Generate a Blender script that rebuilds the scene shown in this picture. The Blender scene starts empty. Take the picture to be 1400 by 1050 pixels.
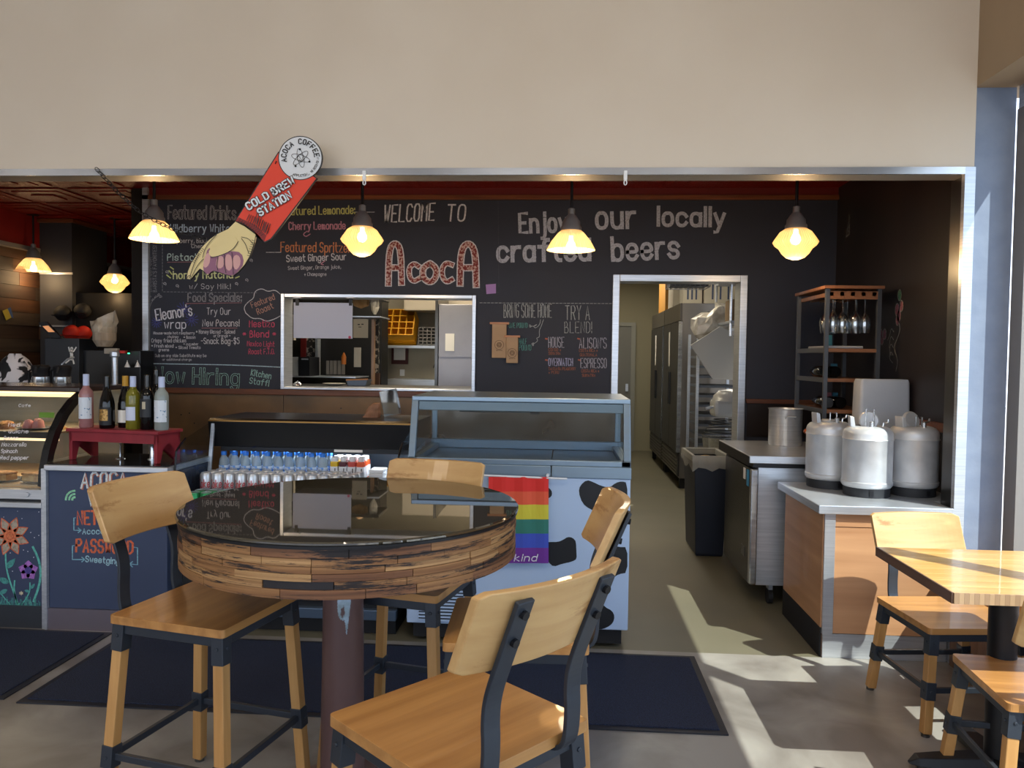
import bpy, bmesh, math, random
from mathutils import Vector, Matrix
random.seed(7)
C = bpy.context.scene
COL = C.collection
PI = math.pi

# ------------------------------------------------------------------ camera
F = 1050.0; TH = .014; YAW = math.atan(69.5/F); PIT = math.atan(36/F*math.cos(YAW)); EYE = 1.5
def ray(px, py):
    x = px-700; y = py-525; c, s = math.cos(TH), math.sin(TH)
    u = x*c+y*s; v = -x*s+y*c
    d = (u, F, -v); cp, sp = math.cos(PIT), math.sin(PIT)
    d = (d[0], d[1]*cp+d[2]*sp, -d[1]*sp+d[2]*cp); cy, sy = math.cos(YAW), math.sin(YAW)
    return Vector((d[0]*cy-d[1]*sy, d[0]*sy+d[1]*cy, d[2]))
def at(px, py, Y):
    d = ray(px, py); t = Y/d.y
    return Vector((d.x*t, Y, EYE+d.z*t))
cd = bpy.data.cameras.new('camera'); cam = bpy.data.objects.new('camera', cd); COL.objects.link(cam)
cd.sensor_width = 36; cd.sensor_fit = 'HORIZONTAL'; cd.lens = 36*F/1400; cd.clip_start = .05; cd.clip_end = 200
fwd = ray(700, 525).normalized(); rt = (ray(701, 525)-ray(700, 525)).normalized(); up = rt.cross(fwd)
M = Matrix((rt, up, -fwd)).transposed().to_4x4(); M.translation = (0, 0, EYE); cam.matrix_world = M
C.camera = cam
# ------------------------------------------------------------------ world, sun, exposure
w = bpy.data.worlds.new('sky'); C.world = w; w.use_nodes = True
nt = w.node_tree; bg = nt.nodes['Background']
tc = nt.nodes.new('ShaderNodeTexCoord'); sp_ = nt.nodes.new('ShaderNodeSeparateXYZ'); rp = nt.nodes.new('ShaderNodeValToRGB')
nt.links.new(tc.outputs['Generated'], sp_.inputs[0]); nt.links.new(sp_.outputs['Z'], rp.inputs[0]); nt.links.new(rp.outputs[0], bg.inputs[0])
rp.color_ramp.elements[0].color = (.80, .88, 1, 1); rp.color_ramp.elements[1].color = (.36, .55, 1, 1)
bg.inputs[1].default_value = 2.7
sd = bpy.data.lights.new('sun', 'SUN'); sun = bpy.data.objects.new('sun', sd); COL.objects.link(sun)
sd.energy = 9.5; sd.angle = .008; sd.color = (1, .93, .82)
sun.rotation_euler = Vector((-.43, .43, -.74)).to_track_quat('-Z', 'Y').to_euler(); sun.location = (10, -6, 12)
C.view_settings.view_transform = 'Standard'; C.view_settings.look = 'None'; C.view_settings.gamma = 1
C.view_settings.exposure = 0.36
C.view_settings.use_curve_mapping = False
def area(name, loc, sx, sy, e, col, rot=(0, 0, 0)):
    l = bpy.data.lights.new(name, 'AREA'); l.shape = 'RECTANGLE'; l.size = sx; l.size_y = sy; l.energy = e; l.color = col
    o = bpy.data.objects.new(name, l); COL.objects.link(o); o.location = loc; o.rotation_euler = rot; return o
# fluorescent panels of the kitchen and corridor, track light of the coffee bar, high hall lamps
area('kitchen_light', (-1.6, 7.4, 2.8), .6, 1.2, 30, (1, .86, .66))
area('kitchen_light', (-.3, 8.4, 2.8), .6, 1.2, 24, (1, .86, .66))
area('corridor_light', (.9, 8.0, 2.8), .5, 1.2, 17, (1, .90, .74))
area('corridor_light', (.9, 11, 2.8), .5, 1.2, 14, (1, .90, .74))
area('hall_light', (-4, -1, 4.7), 1.2, 1.2, 50, (1, .84, .66))
area('hall_light', (0, 0.5, 4.7), 1.2, 1.2, 50, (1, .84, .66))

# ------------------------------------------------------------------ materials
def lin(h):
    h = h.lstrip('#'); r = [int(h[i:i+2], 16)/255 for i in (0, 2, 4)]
    return tuple(c/12.92 if c <= .04045 else ((c+.055)/1.055)**2.4 for c in r)+(1,)
MATS = {}
def mat(name, col, rough=.6, metal=0., col2=None, scale=6, stretch=(1, 1, 1), bump=0., emit=0., trans=0., ior=1.45, alpha=1., coat=0., lo=.35, hi=.65, detail=6, dist=0., spec=.5):
    if name in MATS: return MATS[name]
    m = bpy.data.materials.new(name); m.use_nodes = True; n = m.node_tree; b = n.nodes['Principled BSDF']
    b.inputs['Base Color'].default_value = lin(col); b.inputs['Roughness'].default_value = rough; b.inputs['Metallic'].default_value = metal
    b.inputs['Transmission Weight'].default_value = trans; b.inputs['IOR'].default_value = ior; b.inputs['Alpha'].default_value = alpha
    b.inputs['Coat Weight'].default_value = coat; b.inputs['Specular IOR Level'].default_value = spec
    if emit: b.inputs['Emission Color'].default_value = lin(col); b.inputs['Emission Strength'].default_value = emit
    if col2 or bump:
        t = n.nodes.new('ShaderNodeTexCoord'); mp = n.nodes.new('ShaderNodeMapping'); mp.inputs['Scale'].default_value = stretch
        nz = n.nodes.new('ShaderNodeTexNoise'); nz.inputs['Scale'].default_value = scale; nz.inputs['Detail'].default_value = detail; nz.inputs['Distortion'].default_value = dist
        n.links.new(t.outputs['Object'], mp.inputs[0]); n.links.new(mp.outputs[0], nz.inputs[0])
        if col2:
            r = n.nodes.new('ShaderNodeValToRGB'); r.color_ramp.elements[0].position = lo; r.color_ramp.elements[1].position = hi
            r.color_ramp.elements[0].color = lin(col); r.color_ramp.elements[1].color = lin(col2)
            n.links.new(nz.outputs[0], r.inputs[0]); n.links.new(r.outputs[0], b.inputs['Base Color'])
        if bump:
            bp = n.nodes.new('ShaderNodeBump'); bp.inputs['Strength'].default_value = bump; bp.inputs['Distance'].default_value = .01
            n.links.new(nz.outputs[0], bp.inputs['Height']); n.links.new(bp.outputs[0], b.inputs['Normal'])
    MATS[name] = m; return m
def wood(name, c1, c2, axis=0, scale=3, rough=.45, wear=None, coat=.15):
    """long grain along one axis, with fine rings; wear = colour of scuffed patches"""
    if name in MATS: return MATS[name]
    st = [11, 11, 11]; st[axis] = .7
    m = mat(name, c1, rough, col2=c2, scale=scale, stretch=tuple(st), bump=.12, coat=coat, lo=.3, hi=.72, detail=9, dist=.4)
    if wear:
        n = m.node_tree; b = n.nodes['Principled BSDF']; src = b.inputs['Base Color'].links[0].from_socket
        t = n.nodes.new('ShaderNodeTexCoord'); mp = n.nodes.new('ShaderNodeMapping'); s2 = [6, 6, 6]; s2[axis] = 1.5; mp.inputs['Scale'].default_value = s2
        nz = n.nodes.new('ShaderNodeTexNoise'); nz.inputs['Scale'].default_value = 1.6; nz.inputs['Detail'].default_value = 10; nz.inputs['Roughness'].default_value = .7
        r = n.nodes.new('ShaderNodeValToRGB'); r.color_ramp.elements[0].position = .56; r.color_ramp.elements[1].position = .64
        mx = n.nodes.new('ShaderNodeMixRGB'); mx.inputs[2].default_value = lin(wear)
        n.links.new(t.outputs['Object'], mp.inputs[0]); n.links.new(mp.outputs[0], nz.inputs[0]); n.links.new(nz.outputs[0], r.inputs[0])
        n.links.new(r.outputs[0], mx.inputs[0]); n.links.new(src, mx.inputs[1]); n.links.new(mx.outputs[0], b.inputs['Base Color'])
    return m
BEIGE = mat('cream_wall_paint', '#cdc3b5', .9, col2='#c8bdae', scale=1.5, bump=.02)
TAN = mat('tan_wall_paint', '#a08b72', .9, col2='#9a866e', scale=2)
BLUE = mat('slate_blue_paint', '#7f8ca2', .55, col2='#76839a', scale=9, bump=.35)
BOARD = mat('chalkboard_paint', '#2b2e3b', .62, col2='#262934', scale=1.3, bump=.03, lo=.3, hi=.7)
BOARD2 = mat('dark_side_board', '#1b181a', .45, col2='#272122', scale=2, stretch=(1, 1, .3), bump=.05)
NAVY = mat('navy_chalkboard', '#38445f', .6, col2='#313c56', scale=1.6)
REDC = mat('pressed_tin_red', '#7a0f09', .32, .1, col2='#8e1c10', scale=55, bump=1., detail=3)
REDW = mat('red_wall_paint', '#8e140c', .6, col2='#7d110a', scale=3)
STEEL = mat('brushed_steel', '#cdd2d9', .3, .65, col2='#bcc2ca', scale=4, stretch=(1, 1, 30), bump=.02)
STEELH = mat('polished_steel', '#d2d6da', .16, .85, col2='#b7babd', scale=3, stretch=(1, 20, 20))
DSTEEL = mat('dark_steel', '#6b6a68', .3, .85, col2='#5c5b59', scale=4)
CONC = mat('polished_concrete', '#918e88', .42, col2='#6d6863', scale=2.6, bump=.08, detail=15, lo=.36, hi=.64, dist=.6)
VINYL = mat('olive_vinyl', '#686453', .5, col2='#5f5c4d', scale=1.2)
PATINA = mat('patina_copper', '#5b4c3c', .42, .35, col2='#8a6a48', scale=2.3, detail=10, lo=.35, hi=.75, bump=.05)
BLACK = mat('black_metal', '#1b1c20', .42, .3)
SLATE = mat('gunmetal_paint', '#343a43', .42, .35)
RUBBER = mat('black_rubber', '#131316', .75)
MATM = mat('navy_carpet', '#171d2e', .95, col2='#2c3753', scale=260, bump=.8, lo=.4, hi=.7, detail=2)
TRIMW = wood('rail_wood', '#55301e', '#74462c', 0, 4)
WHITE = mat('white_plastic', '#dfe2e6', .5)
PAPER = mat('paper', '#e6e4dd', .8)
def glass(name, col='#ffffff', a=.12, rough=.03):
    """thin clear pane: mostly see-through with a mirror-like gloss"""
    if name in MATS: return MATS[name]
    m = bpy.data.materials.new(name); m.use_nodes = True; n = m.node_tree; n.nodes.remove(n.nodes['Principled BSDF'])
    o = n.nodes['Material Output']; tr = n.nodes.new('ShaderNodeBsdfTransparent'); tr.inputs[0].default_value = lin(col)
    gl = n.nodes.new('ShaderNodeBsdfGlossy'); gl.inputs['Roughness'].default_value = rough
    lw = n.nodes.new('ShaderNodeLayerWeight'); pw5 = n.nodes.new('ShaderNodeMath'); pw5.operation = 'POWER'; pw5.inputs[1].default_value = 4
    n.links.new(lw.outputs[1], pw5.inputs[0])
    ad = n.nodes.new('ShaderNodeMath'); ad.operation = 'MULTIPLY_ADD'; ad.inputs[1].default_value = .7; ad.inputs[2].default_value = a*.3
    mx = n.nodes.new('ShaderNodeMixShader')
    n.links.new(pw5.outputs[0], ad.inputs[0]); n.links.new(ad.outputs[0], mx.inputs[0]); n.links.new(tr.outputs[0], mx.inputs[1]); n.links.new(gl.outputs[0], mx.inputs[2]); n.links.new(mx.outputs[0], o.inputs[0])
    MATS[name] = m; return m
PANE = glass('clear_pane', '#eef3f4')
CASEG = glass('case_glass', '#e3e9ea', .2)
def chalkm(col):
    k = 'chalk_'+col
    return mat(k, col, .9, col2='#%02x%02x%02x' % tuple(int(int(col[i:i+2], 16)*.72) for i in (1, 3, 5)), scale=90, lo=.45, hi=.75)

# ------------------------------------------------------------------ mesh builder
OFF = {}
NTH = 'first second third fourth fifth sixth seventh eighth ninth tenth eleventh twelfth thirteenth'.split()
class MB:
    def __init__(s): s.v = []; s.f = []; s.m = []; s.mats = []
    def mi(s, m):
        if m is None: return 0
        if m not in s.mats: s.mats.append(m)
        return s.mats.index(m)
    def add(s, vs, fs, m=None, T=None):
        n = len(s.v); k = s.mi(m)
        s.v += [tuple(T @ Vector(v)) if T else tuple(v) for v in vs]
        for f in fs: s.f.append([i+n for i in f]); s.m.append(k)
        return s
    def box(s, x0, x1, y0, y1, z0, z1, m=None, T=None):
        vs = [(x, y, z) for z in (z0, z1) for y in (y0, y1) for x in (x0, x1)]
        return s.add(vs, [(0, 2, 3, 1), (4, 5, 7, 6), (0, 1, 5, 4), (2, 6, 7, 3), (0, 4, 6, 2), (1, 3, 7, 5)], m, T)
    def bar(s, p, q, wx, wy, m=None, up=(0, 0, 1), q2=None):
        p = Vector(p); q = Vector(q); d = (q-p).normalized(); u = Vector(up)
        if abs(d.dot(u)) > .98: u = Vector((0, 1, 0))
        a = d.cross(u).normalized(); b = a.cross(d).normalized()
        vs = [c+a*i*wx/2+b*j*wy/2 for c in (p, q) for i, j in ((-1, -1), (1, -1), (1, 1), (-1, 1))]
        return s.add(vs, [(0, 3, 2, 1), (4, 5, 6, 7), (0, 1, 5, 4), (1, 2, 6, 5), (2, 3, 7, 6), (3, 0, 4, 7)], m)
    def tube(s, pts, r, seg=8, m=None, closed=False):
        pts = [Vector(p) for p in pts]; n = len(pts); vs = []; pu = None
        rs = r if isinstance(r, (list, tuple)) else [r]*n
        for i, p in enumerate(pts):
            if closed: d = pts[(i+1) % n]-pts[i-1]
            else: d = pts[min(i+1, n-1)]-pts[max(i-1, 0)]
            d.normalize()
            if pu is None: pu = Vector((0, 0, 1)) if abs(d.z) < .9 else Vector((1, 0, 0))
            a = d.cross(pu).normalized(); b = a.cross(d).normalized(); pu = b
            vs += [p+(a*math.cos(2*PI*k/seg)+b*math.sin(2*PI*k/seg))*rs[i] for k in range(seg)]
        fs = []
        for i in range(n if closed else n-1):
            j = (i+1) % n
            for k in range(seg): fs.append((i*seg+k, i*seg+(k+1) % seg, j*seg+(k+1) % seg, j*seg+k))
        if not closed: fs += [tuple(range(seg))[::-1], tuple((n-1)*seg+k for k in range(seg))]
        return s.add(vs, fs, m)
    def lathe(s, c, prof, seg=20, m=None, T=None):
        c = Vector(c); vs = []; fs = []
        for r, z in prof: vs += [c+Vector((r*math.cos(2*PI*k/seg), r*math.sin(2*PI*k/seg), z)) for k in range(seg)]
        for i in range(len(prof)-1):
            for k in range(seg): fs.append((i*seg+k, i*seg+(k+1) % seg, (i+1)*seg+(k+1) % seg, (i+1)*seg+k))
        if prof[0][0] > 1e-5: fs.append(tuple(range(seg))[::-1])
        if prof[-1][0] > 1e-5: fs.append(tuple((len(prof)-1)*seg+k for k in range(seg)))
        return s.add(vs, fs, m, T)
    def prism(s, pts, d, m=None):
        """closed polygon (3-D, any simple outline) extruded by vector d"""
        bm = bmesh.new(); d = Vector(d)
        f = bm.faces.new([bm.verts.new(p) for p in pts]); bm.verts.index_update()
        tris = bmesh.ops.triangulate(bm, faces=[f])['faces']; bm.verts.index_update()
        n = len(pts); T = [[v.index for v in t.verts] for t in tris]; bm.free()
        vs = [Vector(p) for p in pts]+[Vector(p)+d for p in pts]
        fs = T+[[i+n for i in t][::-1] for t in T]+[(i, (i+1) % n, (i+1) % n+n, i+n) for i in range(n)]
        return s.add(vs, fs, m)
    def build(s, name, m=None, parent=None, smooth=False, bevel=0., kind=None, label=None):
        me = bpy.data.meshes.new(name); off = OFF.get(parent.name, Vector()) if parent else Vector()
        me.from_pydata([tuple(Vector(v)-off) for v in s.v], [], s.f)
        ms = s.mats if s.mats else [m]
        if m and s.mats and m not in s.mats: pass
        for x in ms: me.materials.append(x)
        for i, p in enumerate(me.polygons): p.material_index = s.m[i]; p.use_smooth = smooth
        bm = bmesh.new(); bm.from_mesh(me); bmesh.ops.recalc_face_normals(bm, faces=bm.faces); bm.to_mesh(me); bm.free()
        o = bpy.data.objects.new(name, me); COL.objects.link(o)
        if parent: o.parent = parent; OFF[o.name] = off
        if smooth:
            md = o.modifiers.new('s', 'EDGE_SPLIT'); md.split_angle = math.radians(40)
        if bevel:
            md = o.modifiers.new('b', 'BEVEL'); md.width = bevel; md.segments = 2; md.limit_method = 'ANGLE'
        if kind: o['kind'] = kind
        if label: o['label'] = label
        return o
def thing(name, label, cat, loc=(0, 0, 0), group=None, local=False):
    o = bpy.data.objects.new(name, None); COL.objects.link(o); o.location = loc; o.empty_display_size = .05
    o['label'] = label; o['category'] = cat
    if group: o['group'] = group
    OFF[o.name] = Vector() if local else Vector(loc)
    return o
def tag(o, label, cat, group=None):
    o['label'] = label; o['category'] = cat
    if group: o['group'] = group
    return o
def dup(root, loc, rotz=0, label=None, group=None):
    r = root.copy(); COL.objects.link(r); r.location = loc; r.rotation_euler = (0, 0, rotz)
    if label: r['label'] = label
    if group: r['group'] = group
    for ch in list(root.children):
        c = ch.copy(); COL.objects.link(c); c.parent = r
        for g in list(ch.children):
            d = g.copy(); COL.objects.link(d); d.parent = c
    return r
def B(name, x0, x1, y0, y1, z0, z1, m, parent=None, bevel=0., **k):
    return MB().box(x0, x1, y0, y1, z0, z1).build(name, m, parent, bevel=bevel, **k)
def S(name, x0, x1, y0, y1, z0, z1, m, bevel=0.): return B(name, x0, x1, y0, y1, z0, z1, m, bevel=bevel, kind='structure')

# ------------------------------------------------------------------ stroke lettering
GL = {'A': '00 26 40|12 32', 'B': '00 06 26 35 34 23 03|23 33 42 41 30 00', 'C': '45 36 16 05 01 10 30 41', 'D': '00 06 26 45 41 20 00',
 'E': '46 06 00 40|03 33', 'F': '46 06 00|03 33', 'G': '45 36 16 05 01 10 30 41 43 23', 'H': '06 00|46 40|03 43', 'I': '16 10', 'J': '36 31 20 10 01',
 'K': '06 00|46 03 40', 'L': '06 00 40', 'M': '00 06 23 46 40', 'N': '00 06 40 46', 'O': '26 16 05 01 10 30 41 45 36 26', 'P': '00 06 36 45 44 33 03',
 'Q': '26 16 05 01 10 30 41 45 36 26|22 40', 'R': '00 06 36 45 44 33 03|23 40', 'S': '45 36 16 05 04 13 33 42 41 30 10 01', 'T': '06 46|26 20',
 'U': '06 01 10 30 41 46', 'V': '06 20 46', 'W': '06 10 24 30 46', 'X': '06 40|46 00', 'Y': '06 23 46|23 20', 'Z': '06 46 00 40',
 'a': '44 40|43 34 14 03 01 10 30 41', 'b': '06 00|03 14 34 43 41 30 10 01', 'c': '43 34 14 03 01 10 30 41', 'd': '46 40|43 34 14 03 01 10 30 41',
 'e': '02 42 43 34 14 03 01 10 30 41', 'f': '46 36 25 20|04 44', 'g': '44 4a 3b 1b 0a|43 34 14 03 01 10 30 41', 'h': '06 00|03 14 34 43 40',
 'i': '14 10|15 16', 'j': '24 2a 1b 0b|25 26', 'k': '06 00|34 02 40', 'l': '16 10', 'm': '04 00|03 14 23 20|23 34 43 40', 'n': '04 00|03 14 34 43 40',
 'o': '24 14 03 01 10 30 41 43 34 24', 'p': '04 0b|03 14 34 43 41 30 10 01', 'r': '04 00|02 14 34', 's': '43 34 14 03 12 32 41 30 10 01',
 't': '16 11 20 30|04 34', 'u': '04 01 10 30 41|44 40', 'v': '04 20 44', 'w': '04 10 23 30 44', 'x': '04 40|44 00', 'y': '04 20|44 20 1b 0b',
 'z': '04 44 00 40', '5': '46 06 04 34 43 41 30 10 01', '$': '45 36 16 05 04 13 33 42 41 30 10 01|27 2a', '!': '16 12|11 10', ':': '13 14|10 11',
 '.': '10 11', ',': '11 10 0a', "'": '16 15', '-': '03 33', '+': '02 42|24 20', '/': '00 46', '*': '03 43|14 32|12 34', '?': '05 16 36 45 44 23 22|21 20',
 '&': '40 05 16 25 02 01 10 20 42', '1': '15 26 20'}
YV = {'a': -1, 'b': -2}
def chaikin(p, n=2):
    for _ in range(n):
        if len(p) < 3: return p
        q = [p[0]]
        for a, b in zip(p, p[1:]):
            q += [(a[0]*.75+b[0]*.25, a[1]*.75+b[1]*.25), (a[0]*.25+b[0]*.75, a[1]*.25+b[1]*.75)]
        p = q[:1]+q[2:-2]+[q[-1]] if False else q+[p[-1]]
    return p
def ribbon(mb, pts, wd, place, m=None):
    """flat stroke through 2-D points; place maps a 2-D point to 3-D"""
    n = len(pts); L = []; R = []
    closed = n > 3 and math.dist(pts[0], pts[-1]) < 1e-6
    for i, p in enumerate(pts):
        if closed and i in (0, n-1): a = pts[n-2]; b = pts[1]
        else: a = pts[max(i-1, 0)]; b = pts[min(i+1, n-1)]
        dx, dy = b[0]-a[0], b[1]-a[1]; l = math.hypot(dx, dy) or 1; dx /= l; dy /= l
        e = 0 if closed or 0 < i < n-1 else (-wd*.4 if i == 0 else wd*.4)
        x = p[0]+dx*e; y = p[1]+dy*e
        L.append(place(x-dy*wd/2, y+dx*wd/2)); R.append(place(x+dy*wd/2, y-dx*wd/2))
    mb.add(L+R, [(i, i+1, n+i+1, n+i) for i in range(n-1)], m)
KEEP = set()
def strokes(text, x0, y0, x1, h, y1=None, sharp=False, slant=0.):
    """polylines in pixel-like units for a line of text, baseline (x0,y0)-(x1,y1), y down"""
    out = []; adv = 0; KEEP.clear()
    for ch in text:
        if ch == ' ': adv += 3; continue
        g = GL.get(ch, '00 40')
        pl = [[(int(t[0]), YV.get(t[1], int(t[1]) if t[1].isdigit() else 0)) for t in s.split()] for s in g.split('|')]
        mn = min(p[0] for q in pl for p in q); mx = max(p[0] for q in pl for p in q)
        for q in pl:
            out.append([(adv+p[0]-mn, p[1]) for p in q])
            if ch in 'AMNWVXYZKLTFEHvwxyzk': KEEP.add(id(out[-1]))
        adv += mx-mn+2.1
    adv = max(adv-2.1, 1); y1 = y0 if y1 is None else y1
    L = math.hypot(x1-x0, y1-y0); ux, uy = (x1-x0)/L, (y1-y0)/L; sx = L/adv; sy = h/6
    res = []
    for q in out:
        q = q if sharp or len(q) < 3 or (q[0] and id(q) in KEEP) else chaikin(q)
        res.append([(x0+ux*(x*sx+slant*y*sy)+uy*y*sy, y0+uy*(x*sx+slant*y*sy)-ux*y*sy) for x, y in q])
    return res
def onplane(Y): return lambda x, y: at(x, y, Y)
def chalk(parent, Y, text, x0, y0, x1, h, w=1.2, col='#cfcdd2', y1=None, sharp=False, slant=0., inner=None, name='chalk_lettering', label=None, mb=None):
    m = mb or MB(); P = onplane(Y)
    Q = onplane(Y-.0012)
    for i, q in enumerate(strokes(text, x0, y0, x1, h, y1, sharp, slant)):
        ribbon(m, q, w, onplane(Y-(i % 5)*.0003), chalkm(col))
    if inner:
        Q = onplane(Y-.0022)
        for q in strokes(text, x0, y0, x1, h, y1, sharp, slant): ribbon(m, q, w*.5, Q, inner if not isinstance(inner, str) else chalkm(inner))
    if mb: return
    return m.build(name, None, parent, label=label or 'hand chalked words '+text)
def lines(parent, Y, polys, w, col, name='chalk_drawing', label=None, smooth=True):
    m = MB()
    for q in polys: ribbon(m, chaikin(q) if smooth else q, w, onplane(Y), chalkm(col))
    return m.build(name, None, parent, label=label)
def pxpoly(parent, Y, pts, m, name, t=.001, **k):
    return MB().prism([at(x, y, Y) for x, y in pts], (0, t, 0)).build(name, m, parent, **k)
def rounded(pts, n=2):
    p = list(pts)
    for _ in range(n):
        q = []
        for a, b in zip(p, p[1:]+p[:1]): q += [(a[0]*.75+b[0]*.25, a[1]*.75+b[1]*.25), (a[0]*.25+b[0]*.75, a[1]*.25+b[1]*.75)]
        p = q
    return p
def ellipse(cx, cy, a, b=None, n=24, rot=0):
    b = a if b is None else b
    return [(cx+a*math.cos(t)*math.cos(rot)-b*math.sin(t)*math.sin(rot), cy+a*math.cos(t)*math.sin(rot)+b*math.sin(t)*math.cos(rot)) for t in [2*PI*k/n for k in range(n)]]

# ================================================================== SETTING
YF = 3.95; YB = 6.2; CZ = 2.86
S('floor', -9, 2.6, -5.2, YF, -.1, 0, CONC)
S('floor_bar', -9, 2.6, YF, 13, -.1, -.002, VINYL)
S('ground', -30, 40, -30, 30, -.3, -.1, mat('outside_paving', '#a8a49c', .9, col2='#96928a', scale=3))
# dining hall shell
S('wall_back', -9, 2.0, YF, 4.10, 2.463, 4.9, BEIGE)
S('wall_corner', 2.0, 2.2, YF+.02, 4.13, 0, 2.86, BLUE)
S('ceiling', -9, 2.6, -5.2, 4.2, 4.9, 5.0, BEIGE)
S('wall_left', -9.1, -9, -5.2, 13, 0, 5, BEIGE)
S('wall_right', 2.0, 2.32, -5.2, 4.13, 2.86, 4.9, TAN)
S('wall_front', -9, 2.4, -5.3, -5.2, 0, .6, BEIGE)
S('wall_front_upper', -9, 2.4, -5.3, -5.2, 3.6, 4.9, BEIGE)
for i, x in enumerate((-9, -6.2, -3.4, -.6, 2.2)): S('trim_%d' % (i+1), x, x+.12, -5.3, -5.2, .6, 3.6, BLACK)
# soffit underside over the windows is the wall above; storefront glazing on the right
wf = B('window_1', 2.2, 2.32, -5.2, 3.95, 2.75, 2.86, STEEL, kind='structure')
MB().box(2.2, 2.27, 3.86, 3.96, 0, 2.75).build('window_frame', mat('anodised_post', '#8f8a86', .45, .5), wf)
MB().box(2.2, 2.32, -5.2, 3.9, 0, .1).build('window_sill', STEEL, wf)
for y in (2.2, .5, -1.2, -2.9, -4.6): MB().box(2.21, 2.31, y-.03, y+.03, .1, 2.75).build('window_frame', STEEL, wf)
for a, b in ((2.23, 3.9), (.53, 2.17), (-1.17, .47), (-2.87, -1.23)): MB().box(2.255, 2.262, a, b, .1, 2.75).build('pane', PANE, wf)
# steel lining of the big opening
S('trim_6', -9, 1.952, YF-.012, YF+.0, 2.432, 2.467, mat('chrome_fascia', '#dfe2e6', .22, .7, col2='#9a9ca0', scale=1.1, stretch=(1, .1, .1), lo=.4, hi=.6, detail=1))
S('trim_7', -9, 2.0, YF, 4.10, 2.437, 2.463, mat('soffit_lining', '#a39c94', .5, .4))
S('trim_8', 1.952, 2.002, YF-.012, YF+.02, 0, 2.467, STEEL)
S('trim_17', -3.44, 2.12, YB-.012, YB, 2.80, CZ, mat('dark_red_paint', '#641210', .6))
S('trim_9', 1.98, 2.0, YF+.02, 4.13, 0, 2.437, DSTEEL)
# bar room
S('wall_right_bar', 2.12, 2.22, 4.13, 6.35, 0, CZ+.1, BOARD2)
S('ceiling_bar', -9, 2.2, 4.13, 13, CZ, CZ+.1, REDC)
# pressed tin squares
m = MB()
for i in range(13):
    for j in range(9):
        x = -6.6+i*.61; y = 4.3+j*.61
        if x > 1.4: continue
        if x > -3.7 and y > 5.6: continue
        for r_, d in ((.27, .012), (.2, .02), (.1, .032)):
            m.box(x+.3-r_, x+.3+r_, y+.3-r_, y+.3+r_, CZ-d, CZ-d+.01)
m.build('tile', REDC, bpy.data.objects['ceiling_bar'], kind='stuff', bevel=.006)
# chalkboard wall with pass-through and doorway
wl, wr, wb, wt = -2.32, -.71, 1.215, 2.0
dl, dr, dt = .385, 1.44, 2.175
m = MB()
m.box(-3.44, wl, YB, YB+.15, 0, CZ); m.box(wl, wr, YB, YB+.15, wt, CZ); m.box(wl, wr, YB, YB+.15, 0, wb)
m.box(wr, dl, YB, YB+.15, 0, CZ); m.box(dl, dr, YB, YB+.15, dt, CZ); m.box(dr, 2.12, YB, YB+.15, 0, CZ)
wallb = m.build('wall_chalkboard', BOARD, kind='structure')
S('trim_10', -3.49, -3.44, YB-.03, YB+.15, 0, CZ, STEEL)
S('trim_11', -3.49, 2.12, YB-.03, YB, 2.765, 2.80, wood('top_rail_wood', '#5c3018', '#824722', 0))
S('trim_12', -3.44, dl-.03, YB-.035, YB, 1.166, 1.212, TRIMW, bevel=.004)
S('trim_13', dr+.01, 2.12, YB-.035, YB, 1.166, 1.20, TRIMW, bevel=.004)
S('trim_14', 2.085, 2.12, 4.13, 4.95, 1.12, 1.17, TRIMW, bevel=.004)
# patina panels under the rail
for i, (a, b) in enumerate(((-3.44, -2.3), (-2.295, -1.1), (-1.095, dl-.03))):
    MB().box(a, b, YB-.008, YB, 0, 1.166).build('panel', PATINA, wallb)
MB().box(dr+.02, 2.12, YB-.008, YB, .9, 1.166).build('panel', mat('dark_splash', '#3a322f', .3, .6), wallb)
for i in range(22):
    x = random.uniform(-3.3, .2); MB().lathe((0, 0, 0), [(.006, -.002), (.006, .002)], 8, T=Matrix.Translation((x, YB-.009, random.uniform(.9, 1.1))) @ Matrix.Rotation(PI/2, 4, 'X')).build('screw', BLACK, wallb) if i < 10 else None
# casings
def casing(name, x0, x1, z0, z1, wd, bottom, m_=STEEL):
    y0, y1 = YB-.025, YB+.18; m = MB()
    m.box(x0, x0+wd, y0, y1, z0, z1); m.box(x1-wd, x1, y0, y1, z0, z1); m.box(x0+wd, x1-wd, y0, y1, z1-wd, z1)
    if bottom: m.box(x0+wd, x1-wd, y0, y1, z0, z0+.02)
    o = m.build(name, m_, kind='structure', bevel=.004); return o
pw = casing('window_2', wl, wr, wb, wt, .03, True)
casing('door_1', dl, dr, 0, dt, .055, False)
# kitchen and corridor beyond
KW = mat('kitchen_wall', '#a8a190', .8, col2='#a09987', scale=2)
S('wall_kitchen_back', -3.5, .2, 9.3, 9.4, 0, CZ, KW)
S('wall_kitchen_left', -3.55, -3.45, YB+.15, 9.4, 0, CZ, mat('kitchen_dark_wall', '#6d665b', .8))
S('wall_corridor_left', .2, .3, 7.4, 12.7, 0, CZ, KW)
S('wall_corridor_back', .2, 2.6, 12.7, 12.8, 0, CZ, mat('corridor_wall', '#8f8a74', .8))
S('wall_corridor_right', 2.5, 2.6, YB+.15, 12.8, 0, CZ, KW)
S('ceiling_kitchen', -3.5, 2.6, YB+.15, 12.8, CZ-.04, CZ-.005, mat('kitchen_ceiling', '#b5ad9a', .8))
S('wall_above_frame', -9, 2.2, 4.13, 4.2, CZ+.1, 5, BEIGE)
d2 = S('door_2', .70, 1.10, 12.62, 12.7, 0, 2.04, mat('grey_door', '#6d6e6a', .5))
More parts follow.
